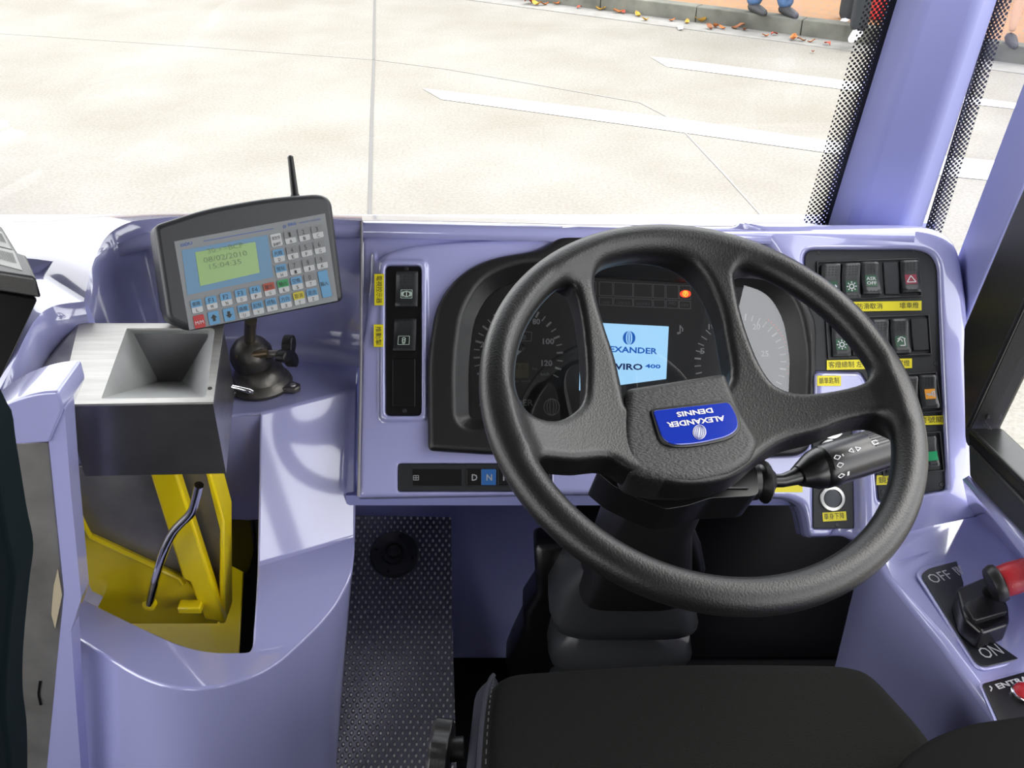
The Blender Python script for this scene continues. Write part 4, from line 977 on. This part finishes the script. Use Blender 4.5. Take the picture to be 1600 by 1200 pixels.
mk('lever_boot', *ringpath([tt(-.14), tt(-.10), tt(.0), tt(.08), tt(.12)], [.012, .0215, .0245, .0235, .018], 24), RUBBER, dp)
mk('knob', *ringpath([tt(.02), tt(.08), tt(.3), tt(.6), tt(.85), tt(.98), tt(1.03)], [.017, .0195, .0205, .0195, .0165, .010, .002], 26), RED, dp, ang=60, label='soft red lever knob')
ep = root('entrance_control', 'black plate lettered ENTRANCE with a red push button', 'door control', P(1590, 1090, z=CZ))
ept = rnd([(1534, 1068), (1700, 1022), (1740, 1090), (1566, 1140)], 5)
slab('raised_rim', C2, [(x + (x - 1640) * .05, y + (y - 1080) * .09) for x, y in ept], .0, .004, LAV, rc, .0025, seg=3)
slab('control_plate', C2, ept, .004, .006, BLKS, ep, .001)
ptext('lettering', 'ENTRANCE', C2, (1561, 1077), (1640, 1055), WHITE, ep, .0065, hpx=9, bold=.03)
strokes('lettering', C2, [[(1546, 1072), (1550, 1075), (1548, 1080)]], .0065, 2, WHITE, ep)
bo = C2.w(1600, 1085, .006); pbn = mk('button_ring', *lathe(bo, (0, 0, 1), [(.0155, 0), (.0155, .004), (.0135, .005)], 28), CHROME, ep)
mk('button_cap', *lathe(bo, (0, 0, 1), [(.0130, .0), (.013, .007), (.010, .010), (.004, .0115), (.0005, .0116)], 28), RED, ep, label='red push button cap')

# ================================================================== SEAT
ds = root('driver_seat', 'black fabric driver seat cushion with stitched edge and side adjuster knob', 'seat', (.22, .55, .67))
ST = Pl((0, .8, 1.15), nrm([0, -.05, 1]))
sp0 = [(748, 1300), (752, 1110), (762, 1058), (790, 1036), (1050, 1027), (1325, 1024), (1368, 1036), (1450, 1122), (1500, 1190), (1520, 1300)]
spu = [tuple(ST.uv(x, y)) for x, y in rnd(sp0, [0, 20, 20, 30, 30, 30, 30, 30, 30, 0])]
spu = [p if p[1] > -.12 else p for p in spu]
smn = min(p[1] for p in spu)
spu2 = [(p[0], p[1]) for p in spu] 
def seat_fn(U, Vv, h):
    s = sd_poly(U, Vv, spu2)[:, :, None]; crown = (.012 * np.cos(np.clip((U - .22) / .28, -1, 1) * 1.5) - .008)[:, :, None]
    return rslab(s, h - crown, -.13, .0, .03)
ss = np.array(spu2); implicit('cushion', seat_fn, (ss[:, 0].min() - .02, ss[:, 1].min() - .02, -.15), (ss[:, 0].max() + .02, ss[:, 1].max() + .02, .025), .006, ST, FABRIC, ds)
def stt(pts, h=.002): return [ST.w(x, y, h) for x, y in pts]
mk('edge_piping', *ringpath(stt(spl([(746, 1230), (752, 1140), (759, 1085), (766, 1062), (772, 1054)], 4, False), -.006), .0028, 8), NAVY, ds)
stc = []
pth = spl([(757, 1230), (761, 1150), (766, 1090), (772, 1060)], 12, False)
for a, b in list(zip(pth[:-1], pth[1:]))[::2]: stc.append(ringpath([ST.w(*a, .003), ST.w(*b, .003)], .0007, 5))
mk('stitching', *join(stc), mat('grey_thread', (.03, .03, .035), .8), ds)
mk('side_panel', *prism([P(x, y, z=.98) for x, y in ((735, 1300), (752, 1090), (780, 1060), (790, 1300))], [P(x, y, z=1.11) for x, y in ((720, 1260), (742, 1080), (775, 1052), (780, 1260))]), NAVY, ds, .01)
kc = P(690, 1176, y=.70); kax = nrm([-1, .12, .05])
mk('adjuster_spindle', *ringpath([P(676, 1172, d=1.22), P(725, 1170, d=1.22)], .015, 18), BLK, ds)
kk = []
for j in range(2):
    n = 40; 
ring = []
prof = []
V, F = [], []
kc0 = P(690, 1172, d=1.215); e1 = nrm(np.cross(kax, [0, 0, 1])); e2 = np.cross(kax, e1)
for hh, sc in ((-.012, .8), (-.010, 1), (.010, 1), (.014, .85), (.0145, .3)):
    for i in range(40):
        a = 2 * math.pi * i / 40; rr = (.036 + .0035 * math.cos(6 * a)) * sc; V.append(kc0 + kax * hh + (e1 * math.cos(a) + e2 * math.sin(a)) * rr)
for j in range(4):
    for i in range(40): F.append([j * 40 + i, j * 40 + (i + 1) % 40, (j + 1) * 40 + (i + 1) % 40, (j + 1) * 40 + i])
F += [list(range(40))[::-1], [160 + i for i in range(40)]]
mk('adjuster_knob', V, F, BLK, ds, .001)
mk('pedestal', *boxg((.22, .58, .83), (.40, .42, .34)), BLKS, ds, .02)
mk('backrest', *prism([(-.02, .10, 1.12), (.46, .10, 1.12), (.46, .22, 1.12), (-.02, .22, 1.12)], [(.0, -.02, 1.55), (.44, -.02, 1.55), (.44, .08, 1.55), (.0, .08, 1.55)]), FABRIC, ds, .03, seg=4)
arm = spl([(1395, 1215), (1440, 1160), (1500, 1132), (1560, 1120), (1650, 1112), (1760, 1130), (1760, 1330), (1420, 1330)], 4)
AR_ = Pl(P(1500, 1160, z=1.20), (0, 0, 1))
slab('armrest', AR_, arm, -.05, .0, mat('dark_armrest_cloth', (.0015, .0015, .0018), .9, spec=.1), ds, .02, seg=4)

# ================================================================== LEFT SIDE CONSOLE
lc = root('fare_console', 'lavender moulded console with a deep pocket holding the coin machine', 'console', (-.4, 1.2, .65))
# scooped back wall
R2 = [(-60, 680, 1.07), (-20, 640, 1.10), (12, 585, 1.14), (40, 525, 1.20), (62, 492, 1.25), (88, 477, 1.28), (131, 471, 1.30)]
R1 = [(131, 471, 1.30), (140, 430, 1.34), (152, 395, 1.40), (168, 368, 1.44), (195, 350, 1.47), (228, 343, 1.49), (300, 338, 1.50), (430, 338, 1.50), (566, 345, 1.47)]
def pts3(L, n=5): return [P(x, y, y=d) for x, y, d in spl(L, n, False)]
r2, r1 = pts3(R2), pts3(R1)
def wall(name, rp, inw, drop, z0=1.25, cove=.05):
    V, F = [], []; n = len(rp)
    for i, p in enumerate(rp):
        t = i / (n - 1); iw = nrm(np.array(inw[0]) * (1 - t) + np.array(inw[1]) * t); zb = z0
        V += [p + [0, 0, 0], p + iw * .007 + [0, 0, -.009], p + iw * .010 + [0, 0, -.03],
              np.array([*(p + iw * (.012 + drop))[:2], zb + cove]), np.array([*(p + iw * (.02 + drop))[:2], zb + .012]), np.array([*(p + iw * (.05 + drop))[:2], zb])]
    m = 6
    for i in range(n - 1):
        for j in range(m - 1): F.append([i * m + j, i * m + j + 1, (i + 1) * m + j + 1, (i + 1) * m + j])
    return mk(name, V, F, LAV, lc, ang=60)
wall('scoop_wall', r1, ((.95, -.3, 0), (0, -1, 0)), .015)
wall('shoulder_wall', r2, ((.55, -.85, 0), (.35, -.9, 0)), .0, z0=.98)
rr_ = r2 + r1[1:]; n = len(rr_); V, F = [], []
gx = np.linspace(-420, 330, n)
for i, p in enumerate(rr_):
    g0 = P(gx[i] if i < n - 8 else min(p[0] * 0 + 330 + (i - n + 8) * 34, 566), 345, y=1.625)
    for j in range(9):
        t = j / 8; q = p * (1 - t) + g0 * t; q = q + np.array([0, 0, .010 * math.sin(math.pi * t)]); V.append(q)
for i in range(n - 1):
    for j in range(8): F.append([i * 9 + j, i * 9 + j + 1, (i + 1) * 9 + j + 1, (i + 1) * 9 + j])
mk('outer_deck', V, F, LAV, lc, ang=70)
# shelf + flank facets + lip + skirt, as one shell
E_ = lambda pts, **k: [P(x, y, **k) for x, y in pts]
S = {}
def vtx(n, p): S[n] = p
shelf_back = [P(150, 560, z=1.25), P(250, 545, z=1.25), P(400, 540, z=1.25), P(566, 540, z=1.25)]
VV = []; FF = []
def add(*pts):
    n = len(VV); VV.extend([np.asarray(p, float) for p in pts]); return list(range(n, n + len(pts)))
sf_front = [P(350, 652, z=1.25), P(405, 645, z=1.25), P(558, 607, z=1.25)]
a = add(P(120, 560, z=1.249), P(250, 530, z=1.249), P(420, 528, z=1.249), P(564, 530, z=1.249)); b = add(P(140, 640, z=1.249), P(350, 650, z=1.249), P(406, 646, z=1.249), P(558, 607, z=1.249))
FF += [[a[0], a[1], b[1], b[0]], [a[1], a[2], b[2], b[1]], [a[2], a[3], b[3], b[2]]]
A2 = add(P(402, 882, y=1.15), P(555, 838, y=1.215)); FF.append([b[2], b[3], A2[1], A2[0]])
OUT = [(555, 838, 1.059), (553, 874, 1.054), (545, 908, 1.045), (514, 958, 1.026), (470, 1004, 1.008), (420, 1044, 1.0), (355, 1069, 1.0), (285, 1076, 1.0), (215, 1056, 1.0), (140, 1008, 1.0), (60, 955, 1.0)]
INN = [(402, 882, 1.057), (401, 905, 1.05), (399, 940, 1.036), (396, 980, 1.016), (391, 1016, 1.001), (366, 1019, 1.0), (325, 1017, 1.0), (280, 1006, 1.0), (225, 982, 1.0), (155, 948, 1.0), (70, 905, 1.0)]
out_s = spl(OUT, 4, False)[1:]; inn_s = spl(INN, 4, False)[1:]
ai = [A2[0]] + add(*[P(x, y, z=q_) for x, y, q_ in inn_s]); ao = [A2[1]] + add(*[P(x, y, z=q_) for x, y, q_ in out_s])
for i in range(len(ai) - 1): FF.append([ai[i], ao[i], ao[i + 1], ai[i + 1]])
# right-hand side down to the footwell (side of flank) and skirt
side_b = add(P(566, 700, y=1.50) + [0, 0, -.5], np.array([P(558, 607, z=1.249)[0] - .08, 1.62, .66]), np.array([P(555, 838, y=1.17)[0] - .08, 1.30, .66]), P(548, 1010, y=1.10), P(520, 1330, y=.98))
FF.append([b[3], a[3], side_b[1], side_b[2], A2[1]])
K = len(ao)
def skp(q, k, f):
    p = VV[q]; t = min(1, k / 16); low = np.array([p[0] - .02 - .05 * (1 - t), p[1] - .035 - .10 * (1 - t), .66]); return p * (1 - f) + low * f
m1 = add(*[skp(q, k, .12) for k, q in enumerate(ao)]); m2 = add(*[skp(q, k, .5) for k, q in enumerate(ao)]); lw = add(*[skp(q, k, 1) for k, q in enumerate(ao)])
for ra, rb2 in ((ao, m1), (m1, m2), (m2, lw)):
    for i in range(K - 1): FF.append([ra[i], ra[i + 1], rb2[i + 1], rb2[i]])
FF.append([A2[1], m1[0], m2[0], lw[0], side_b[2]])
# pocket inner walls
pk = [b[2]] + ai
plow = add(*[np.array([VV[q][0], VV[q][1] + .02, .72]) for q in pk])
for i in range(len(pk) - 1): FF.append([pk[i], pk[i + 1], plow[i + 1], plow[i]])
# pocket back wall
bw = add(P(140, 640, z=1.249), P(350, 650, z=1.249)); bl = add(*[np.array([VV[q][0], VV[q][1] + .03, 1.02]) for q in bw]); bx = add(np.array([VV[pk[0]][0], VV[pk[0]][1] + .03, 1.02]))
FF += [[bw[0], bw[1], bl[1], bl[0]], [bw[1], pk[0], bx[0], bl[1]]]
cs = mk('console_shell', VV, FF, LAV, lc, .010, seg=4, ang=28)
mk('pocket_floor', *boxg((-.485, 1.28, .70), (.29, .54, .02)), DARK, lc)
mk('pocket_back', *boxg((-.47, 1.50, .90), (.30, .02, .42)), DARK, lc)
# divider post
dv = root('divider_post', 'lavender divider post with dull steel side plate at the left of the console', 'divider', P(90, 1190, y=1.0))
Y1 = Pl((0, 1.0, 1), (0, -1, 0))
slab('post', Y1, rnd([(76, 690), (93, 616), (101, 640), (110, 760), (127, 935), (111, 985), (116, 1060), (134, 1300), (64, 1300), (100, 925)], 3), -.03, .0, LAV, dv, .006, seg=3)
slab('post_cap', Y1, rnd([(-80, 690), (-10, 640), (20, 625), (58, 614), (91, 612), (99, 640), (77, 692), (-80, 702)], [0, 30, 30, 30, 6, 6, 4, 0]), -.07, .004, LAV, dv, .012, seg=5)
slab('side_plate', Y1, [(-60, 694), (75, 692), (99, 925), (93, 1000), (64, 1300), (50, 1300), (22, 1060), (-60, 1000)], -.02, -.004, STEELD, dv, .001)
strokes('slot', Y1, [[(63, 1064), (60, 1085), (64, 1102)]], -.003, 4, BLKS, dv)
slab('brass_strip', Y1, [(84, 915), (90, 890), (97, 930), (86, 982), (80, 960)], -.004, -.002, mat('cream_strip', (.42, .36, .25), .5), dv)
# dark padded object at extreme left
DP = Pl(P(10, 900, y=.72), (0, -1, 0))
slab('padded_bag', DP, spl([(-90, 660), (-24, 676), (-8, 740), (10, 840), (22, 900), (16, 960), (8, 1060), (8, 1130), (16, 1200), (16, 1360), (4, 1556), (-90, 1560)], 4), -.05, .0, mat('teal_black_cloth', (.003, .007, .009), .9, spec=.1), None, .02, seg=5, label='dark teal-black padded bag at the extreme left edge beside the steel plate', cat='bag')
# ticket machine box, upper left
tm = root('ticket_machine', 'black box unit with white barcode stickers on its lid at upper left', 'machine', P(10, 560, y=1.15))
TZ = 1.50
tl = [P(-120, 330, z=TZ), P(3, 352, z=TZ), P(28, 398, z=TZ), P(56, 434, z=TZ), P(-120, 400, z=TZ)]
tl = [P(-130, 345, z=TZ), P(2, 352, z=TZ), P(27, 394, z=TZ), P(40, 398, z=TZ), P(56, 434, z=TZ), P(-130, 405, z=TZ)]
mk('lid', *prism([p - np.array([0, 0, .032]) for p in tl], tl), BLK, tm, .004, seg=3)
TM = Pl((0, 0, TZ), (0, 0, 1))
def sticker(pts, nb):
    o = slab('barcode_sticker', TM, pts, .0, .0008, mat('white_sticker', (.45, .45, .43), .5), tm)
    (x0, y0), (x1, y1), (x2, y2), (x3, y3) = pts; L = []
    for i in range(nb):
        t = .45 + .5 * i / nb; u0 = (x0 + (x1 - x0) * t, y0 + (y1 - y0) * t); u1 = (x3 + (x2 - x3) * t, y3 + (y2 - y3) * t)
        L.append([(u0[0] * .85 + u1[0] * .15, u0[1] * .85 + u1[1] * .15), (u0[0] * .3 + u1[0] * .7, u0[1] * .3 + u1[1] * .7)])
    strokes('bars', TM, L, .0012, .8, INK, o)
sticker([(-30, 352), (3, 362), (18, 389), (-30, 376)], 10); sticker([(-40, 378), (22, 392), (35, 422), (-40, 402)], 16)
mk('cabinet', *prism([P(-130, 640, y=1.10), P(-20, 640, y=1.10), P(10, 560, y=1.30), P(-130, 560, y=1.30)], [tl[5] - np.array([0, 0, .034]), tl[4] - np.array([.006, -.004, .034]), tl[3] - np.array([.01, 0, .034]), tl[0] - np.array([0, 0, .034])]), BLKS, tm, .004)

mk('pedestal', *boxg((P(-60, 560, y=1.2)[0], 1.2, .86), (.10, .20, .42)), BLKS, tm, .01)

# ================================================================== COIN HOPPER
HZ = 1.40
ch = root('coin_hopper', 'brushed steel coin hopper with a square funnel opening and a toggle switch on its side', 'coin machine', P(220, 740, y=1.075))
H0 = Pl((0, 0, HZ), (0, 0, 1))
o4 = [P(123, 505, z=HZ), P(350, 505, z=HZ), P(333, 628, z=HZ), P(93, 632, z=HZ)]
i4 = [H0.w(x, y) for x, y in rnd([(198, 513), (336, 513), (322, 621), (158, 623)], [2, 6, 6, 2], 3)]
# flange with hole and funnel walls
bi = [P(x, y, z=HZ - .0) for x, y in ()]
cc = np.mean([np.array(p) for p in i4], 0); fun = P(275, 582, z=1.27); 
FUNNEL_LIT = mat('lightened_funnel_steel', (.58, .59, .58), .4, metal=.2, vary=.12, vscale=12)  # lighter copy of the brushed steel, brightness inside the funnel put into its colour
n = len(i4); V = list(o4) + i4; F = []
# connect outer quad to inner ring: nearest corner fans
q = n // 4
for c in range(4):
    for k in range(q - 1): F.append([c, 4 + c * q + k + 1, 4 + c * q + k])
    F.append([c, (c + 1) % 4, 4 + ((c + 1) * q) % n, 4 + c * q + q - 1])
sk_ = len(V); V += [fun + (p - cc) * np.array([.04, .16, 0]) for p in i4]
V2 = list(i4) + V[sk_:]; V = V[:sk_]
mk('flange', V, F, STEEL, ch, smooth=False, solid=.003)
mk('funnel', V2, [[i, (i + 1) % n, n + (i + 1) % n, n + i] for i in range(n)] + [[n + i for i in range(n)]], FUNNEL_LIT, ch, ang=20)
zb = 1.285
bq = [np.array([p[0], p[1], 0]) for p in o4]
body = [np.array([p[0] + (.006 if i in (0, 3) else -.001), p[1] + (.001 if i > 1 else -.002), HZ - .003]) for i, p in enumerate(o4)]
low_ = [np.array([p[0], p[1], zb]) for p in body]
V = body + low_; mk('hopper_body', V, [[i, (i + 1) % 4, 4 + (i + 1) % 4, 4 + i] for i in range(4)], mat('reflective_steel', (.45, .44, .46), .3, metal=1, bump=.08, bscale=50, vary=.15, vscale=14), ch, smooth=False)
# outward sloping left sheet
mk('side_sheet', [o4[0], o4[3], P(35, 618, z=HZ - .035), P(118, 488, z=HZ - .035)], [[0, 1, 2, 3]], STEELD, ch, smooth=False, solid=.003)
tb = P(352, 608, z=1.36); tb = P(351, 604, y=o4[2][1] + .012)
mk('toggle_nut', *lathe(tb, (1, 0, 0), [(.010, 0), (.010, .004), (.006, .005), (.006, .012), (.003, .013)], 12), CHROME, ch)
mk('toggle_lever', *ringpath([tb + [.010, 0, 0], tb + [.034, -.008, -.002], tb + [.038, -.009, -.003]], [.0022, .0033, .002], 10), CHROME, ch)
mk('rivet', *lathe(P(328, 607, z=HZ + .0), (0, 0, 1), [(.003, 0), (.0028, .0012), (.0005, .0014)], 10), INK, ch)

# yellow stand under the hopper
ys = root('hopper_stand', 'yellow painted steel stand with grey panels and chrome lever inside the console pocket', 'stand', P(260, 1000, z=.80))
BZ = .80
mk('base_plate', *prism([P(x, y, z=BZ - .012) for x, y in ((112, 830), (384, 822), (372, 1034), (112, 1034))], [P(x, y, z=BZ) for x, y in ((112, 820), (386, 815), (374, 1030), (112, 1030))]), YPAINT, ys, .003)
def vp(name, pts, y, m, th, bevel=.002, **k):
    a_ = [P(px, py, y=y) for px, py in pts]; return mk(name, *prism(a_, [p + np.array([0, th, 0]) for p in a_]), m, ys, bevel, **k)
vp('steel_panel', [(100, 728), (322, 728), (345, 800), (344, 925), (300, 905), (270, 896), (140, 838), (108, 790)], 1.17, STEELD, .006)
vp('front_plate', [(104, 770), (120, 795), (140, 836), (290, 905), (338, 968), (340, 975), (90, 975), (90, 780)], 1.162, YPAINT, .008)
mk('panel_edge', *ringpath([P(x, y, y=1.160) for x, y in ((108, 775), (120, 797), (141, 838), (280, 903), (286, 912))], .0045, 8), YPAINT, ys)
vp('angle_bar', [(230, 728), (272, 728), (352, 975), (318, 968), (296, 910), (285, 905)], 1.140, YPAINT, .02, .004)
vp('side_flange', [(318, 728), (326, 728), (350, 815), (352, 975), (342, 975), (343, 830)], 1.15, YPAINT, .05, .003)
mk('lock_lug', *boxg(P(298, 948, y=1.135), (.036, .02, .014)), YPAINT, ys, .003)
mk('lever', *ringpath([P(x, y, y=d_) for x, y, d_ in spl([(311, 758, 1.085), (306, 780, 1.09), (298, 802, 1.095), (272, 830, 1.10), (256, 862, 1.10), (243, 905, 1.11), (234, 942, 1.135)], 5, False)], .0065, 14), CHROME, ys, label='bent chrome lever')
mk('lever_bush', *lathe(P(235, 942, y=1.14), (0, -1, .2), [(.011, 0), (.010, .008), (.006, .009)], 16), YPAINT, ys)
vp('black_boss', [(352, 790), (392, 800), (398, 860), (390, 900), (352, 880)], 1.40, BLKS, .02)

# ================================================================== DISPLAY TERMINAL ON BALL MOUNT
bm_c = P(408, 600, z=1.252)
bmn = root('ball_mount', 'grey cast metal ball mount with round flanged foot and black clamp knob', 'mount', bm_c)
mk('mount_base', *lathe(bm_c, (0, 0, 1), [(.048, -.002), (.050, .004), (.047, .010), (.040, .016), (.038, .026), (.030, .034), (.024, .038)], 36), CAST, bmn)
for a in (-18, 110, 215):
    dv_ = np.array([math.cos(R(a)), math.sin(R(a)), 0]); pv = np.array([-dv_[1], dv_[0], 0]); c = bm_c + dv_ * .058
    lug = mk('fixing_lug', *prism([c - dv_ * .02 - pv * .015, c + dv_ * .008 - pv * .009, c + dv_ * .012, c + dv_ * .008 + pv * .009, c - dv_ * .02 + pv * .015], [q_ + np.array([0, 0, .009]) for q_ in (c - dv_ * .02 - pv * .015, c + dv_ * .008 - pv * .009, c + dv_ * .012, c + dv_ * .008 + pv * .009, c - dv_ * .02 + pv * .015)]), CAST, bmn, .002)
    mk('lug_screw', *lathe(c + [0, 0, .009], (0, 0, 1), [(.005, 0), (.004, .002), (.0005, .0025)], 12), STEELD, lug)
bc = bm_c + np.array([-.008, .0, .052])
mk('ball_housing', *lathe(bc, (0, 0, 1), [(.026, -.024), (.0315, -.012), (.034, .0), (.0315, .013), (.024, .024), (.016, .030), (.012, .031)], 32), CAST, bmn)
cl = bc + np.array([.008, -.022, .014])
mk('clamp_bolt', *ringpath([cl + [-.024, 0, -.003], cl + [.024, 0, .004]], .006, 12), mat('bronze_metal', (.17, .13, .08), .4, metal=.9), bmn)
mk('clamp_ear', *boxg(cl + np.array([0, .004, 0]), (.03, .014, .016)), CAST, bmn, .003)
kb = bc + np.array([.060, -.012, .012])
mk('knob_spindle', *ringpath([bc + [.02, -.012, .010], kb], .006, 12), STEELD, bmn)
V, F = [], []; ka = nrm([1, -.25, .12]); e1 = nrm(np.cross(ka, [0, 0, 1])); e2 = np.cross(ka, e1)
for hh, sc in ((-.008, .8), (-.007, 1), (.007, 1), (.009, .85)):
    for i in range(36):
        a = 2 * math.pi * i / 36; rr = (.019 + .010 * math.cos(3 * a + .6)) * sc; V.append(kb + ka * hh + (e1 * math.cos(a) + e2 * math.sin(a)) * rr)
for j in range(3):
    for i in range(36): F.append([j * 36 + i, j * 36 + (i + 1) % 36, (j + 1) * 36 + (i + 1) % 36, (j + 1) * 36 + i])
F += [list(range(36))[::-1], [108 + i for i in range(36)]]
mk('clamp_knob', V, F, BLK, bmn, .0015, label='black three-lobed clamp knob')

TD = Pl(P(395, 410, y=1.31), nrm([.46, -.80, .46]), right=(1, .5, .17))
dt = root('display_terminal', 'black driver display terminal with grey keypad fascia, green text screen and stub antenna', 'terminal', TD.w(400, 500, -.03))
hp = rnd([(240, 352), (320, 326), (420, 308), (502, 302), (519, 312), (538, 470), (300, 517), (262, 500)], [12, 30, 40, 14, 12, 10, 10, 10])
slab('housing', TD, hp, -.055, .0, GREYP, dt, .011, seg=5)
slab('housing_back', TD, [(x - 2, y) for x, y in rnd([(240, 358), (420, 316), (500, 312), (528, 466), (300, 508), (258, 490)], 10)], -.085, -.045, BLK, dt, .008, seg=3, href=-.045)
FG = mat('grey_fascia', (.19, .20, .205), .5)
slab('fascia', TD, [(272, 377), (508, 333), (528, 470), (296, 516)], -.002, .001, FG, dt, .0006)
slab('screen_border', TD, [(284, 391), (418, 367), (427, 433), (293, 461)], .001, .0016, mat('sky_blue_print', (.11, .22, .34), .5), dt)
lcd = slab('text_screen', TD, [(305, 394), (399, 378), (406, 426), (313, 447)], .0016, .0022, mat('green_lcd', (.15, .24, .085), .3, emit=(.35, .55, .18), estr=.07), dt, label='yellow-green text screen')
LC = mat('lcd_ink', (.12, .19, .09), .5)
for s, a, b, hh in (('30:+=BCP', (325, 396.5), (381, 386), 7.5), ('08/02/2010', (319, 411), (387, 399), 8.5), ('15:04:35', (328, 421), (378, 412), 8)):
    ptext('screen_text', s, TD, a, b, LC, lcd, .0026, hpx=hh)
BT = mat('blue_print', (.05, .1, .3), .5)
ptext('fascia_print', 'DDU', TD, (283, 386), (301, 382), BT, dt, .0015, hpx=5, bold=.03)
ptext('fascia_print', 'ERG', TD, (451, 353.5), (463, 351), BT, dt, .0015, hpx=4.5, bold=.03)
ptext('fascia_print', 'TRANSIT SYSTEMS', TD, (468, 350), (501, 343.5), BT, dt, .0015, hpx=2.6)
strokes('fascia_print', TD, [circ(444.5, 354, 2, 2, 10), [(318, 377), (428, 357)]], .0015, 1.2, BT, dt)
KW = mat('key_white', (.42, .43, .43), .5); KG = mat('key_grey', (.17, .175, .18), .5); KB_ = mat('key_blue', (.09, .25, .42), .5)
KR = mat('key_red', (.36, .02, .02), .5); KO = mat('key_orange_red', (.32, .05, .025), .5); KGN = mat('key_green', (.015, .25, .07), .5); KY = mat('key_yellow', (.44, .37, .01), .5)
Z = lambda x, y: (230 + x * .2, 310 + y * .2)
keys = [(1010, 325, KW, '英文字', 'SHIFT'), (1118, 303, KG, '1', 'A'), (1225, 281, KG, '2', 'B'), (1330, 260, KG, '3', 'C'), (1028, 447, KB_, '光暗', 'D'), (1135, 425, KG, '4', 'E'), (1242, 402, KG, '5', 'F'), (1347, 380, KG, '6', 'G'),
        (1048, 567, KB_, '報站', 'H'), (1155, 544, KG, '7', 'I'), (1260, 520, KG, '8', 'J'), (1364, 498, KG, '9', 'K'), (388, 843, KB_, '車隊', 'L'), (503, 815, KB_, 'F1', 'M'), (618, 787, KB_, 'F2', 'N'), (733, 760, KB_, 'F3', 'O'), (847, 734, KB_, 'F4', 'P'),
        (956, 710, KO, '報告', 'Q'), (1065, 686, KGN, '輸出', 'R'), (1170, 662, KB_, '空格', 'S'), (1274, 638, KG, '0', 'T'), (408, 962, KR, 'M/M', ''), (522, 933, KB_, '▲', ''), (640, 907, KB_, '▼', ''), (755, 881, KB_, '路線', 'U'), (865, 855, KB_, '起程', 'V'), (971, 830, KB_, '終點', 'W'), (1082, 806, KB_, '方向', 'X'), (1188, 780, KY, '取消', 'Y'), (1292, 755, KB_, '退出', 'Z')]
dxk = np.array([.2 * 42, -.2 * 9.2]); dyk = np.array([.2 * 10, .2 * 50])
for kx, ky, km, t1, t2 in keys:
    c = np.array(Z(kx, ky)); pts = rnd([tuple(c - dxk - dyk), tuple(c + dxk - dyk), tuple(c + dxk + dyk), tuple(c - dxk + dyk)], 2.2, 3)
    full = km is KW or t2 == ''
    k_ = slab('key', TD, pts, .001, .0026, km if full else KW, dt, .0005, label={KR: 'red key', KW: 'white shift key'}.get(km) if full else None)
    if not full:
        pu = rnd([tuple(c - dxk - dyk), tuple(c + dxk - dyk), tuple(c + dxk + dyk * .12), tuple(c - dxk + dyk * .12)], [2.2, 2.2, .1, .1], 3)
        slab('key_colour', TD, pu, .0026, .0029, km, k_)
    tw_ = {1: 3.6, 2: 8 if t1[0] == 'F' else 13, 3: 13}[len(t1)]
    if t1 in '▲▼':
        s_ = -1 if t1 == '▲' else 1; P_ = lambda a, b: TD.w(*(c + dxk * a + dyk * b * s_), .0032)
        mk('legend', [P_(-.25, -.5), P_(.25, -.5), P_(.25, .0), P_(.6, .0), P_(0, .55), P_(-.6, .0), P_(-.25, .0)], [list(range(7))], INK, k_, smooth=False); continue
    if full: o1 = .05 if t2 else .45
    else: o1 = .0
    u = dxk / np.linalg.norm(dxk) * tw_ / 2; b0 = c + dyk * (-.05 if t2 else .4)
    ptext('legend', t1, TD, tuple(b0 - u), tuple(b0 + u), WHITE if km is KR else INK, k_, .0032, hpx=7 if len(t1) < 3 else 5.5)
    if t2:
        w2_ = 12 if len(t2) > 1 else 3.6; u = dxk / np.linalg.norm(dxk) * w2_ / 2; b0 = c + dyk * .85
        ptext('legend', t2, TD, tuple(b0 - u), tuple(b0 + u), INK, k_, .0032, hpx=5 if len(t2) == 1 else 4.5)
c = np.array(Z(1388, 668)); dy2 = np.array([.2 * 20, .2 * 104])
pts = rnd([tuple(c - dxk * .95 - dy2), tuple(c + dxk * .85 - dy2), tuple(c + dxk * .95 + dy2), tuple(c - dxk * .85 + dy2)], 2.5, 3)
k_ = slab('enter_key', TD, pts, .001, .0026, KB_, dt, .0005); ptext('legend', '輸入', TD, tuple(c - dxk * .7 + [0, 3]), tuple(c + dxk * .7 + [0, 3]), INK, k_, .0032, hpx=7)
an = TD.w(461, 306, -.03); an2 = TD.w(453.5, 243, -.03)
mk('antenna', *ringpath([an, an + (an2 - an) * .02, an + (an2 - an) * .05, an + (an2 - an) * .97, an2], [.0065, .0065, .0056, .0042, .0025], 14), BLK, dt)
nk0 = bc + np.array([.0, 0, .026]); nk1 = TD.w(392, 500, -.045)
mk('neck', *ringpath([nk0, nk1], .009, 14), mat('worn_brass_steel', (.22, .19, .14), .35, metal=.9), bmn)
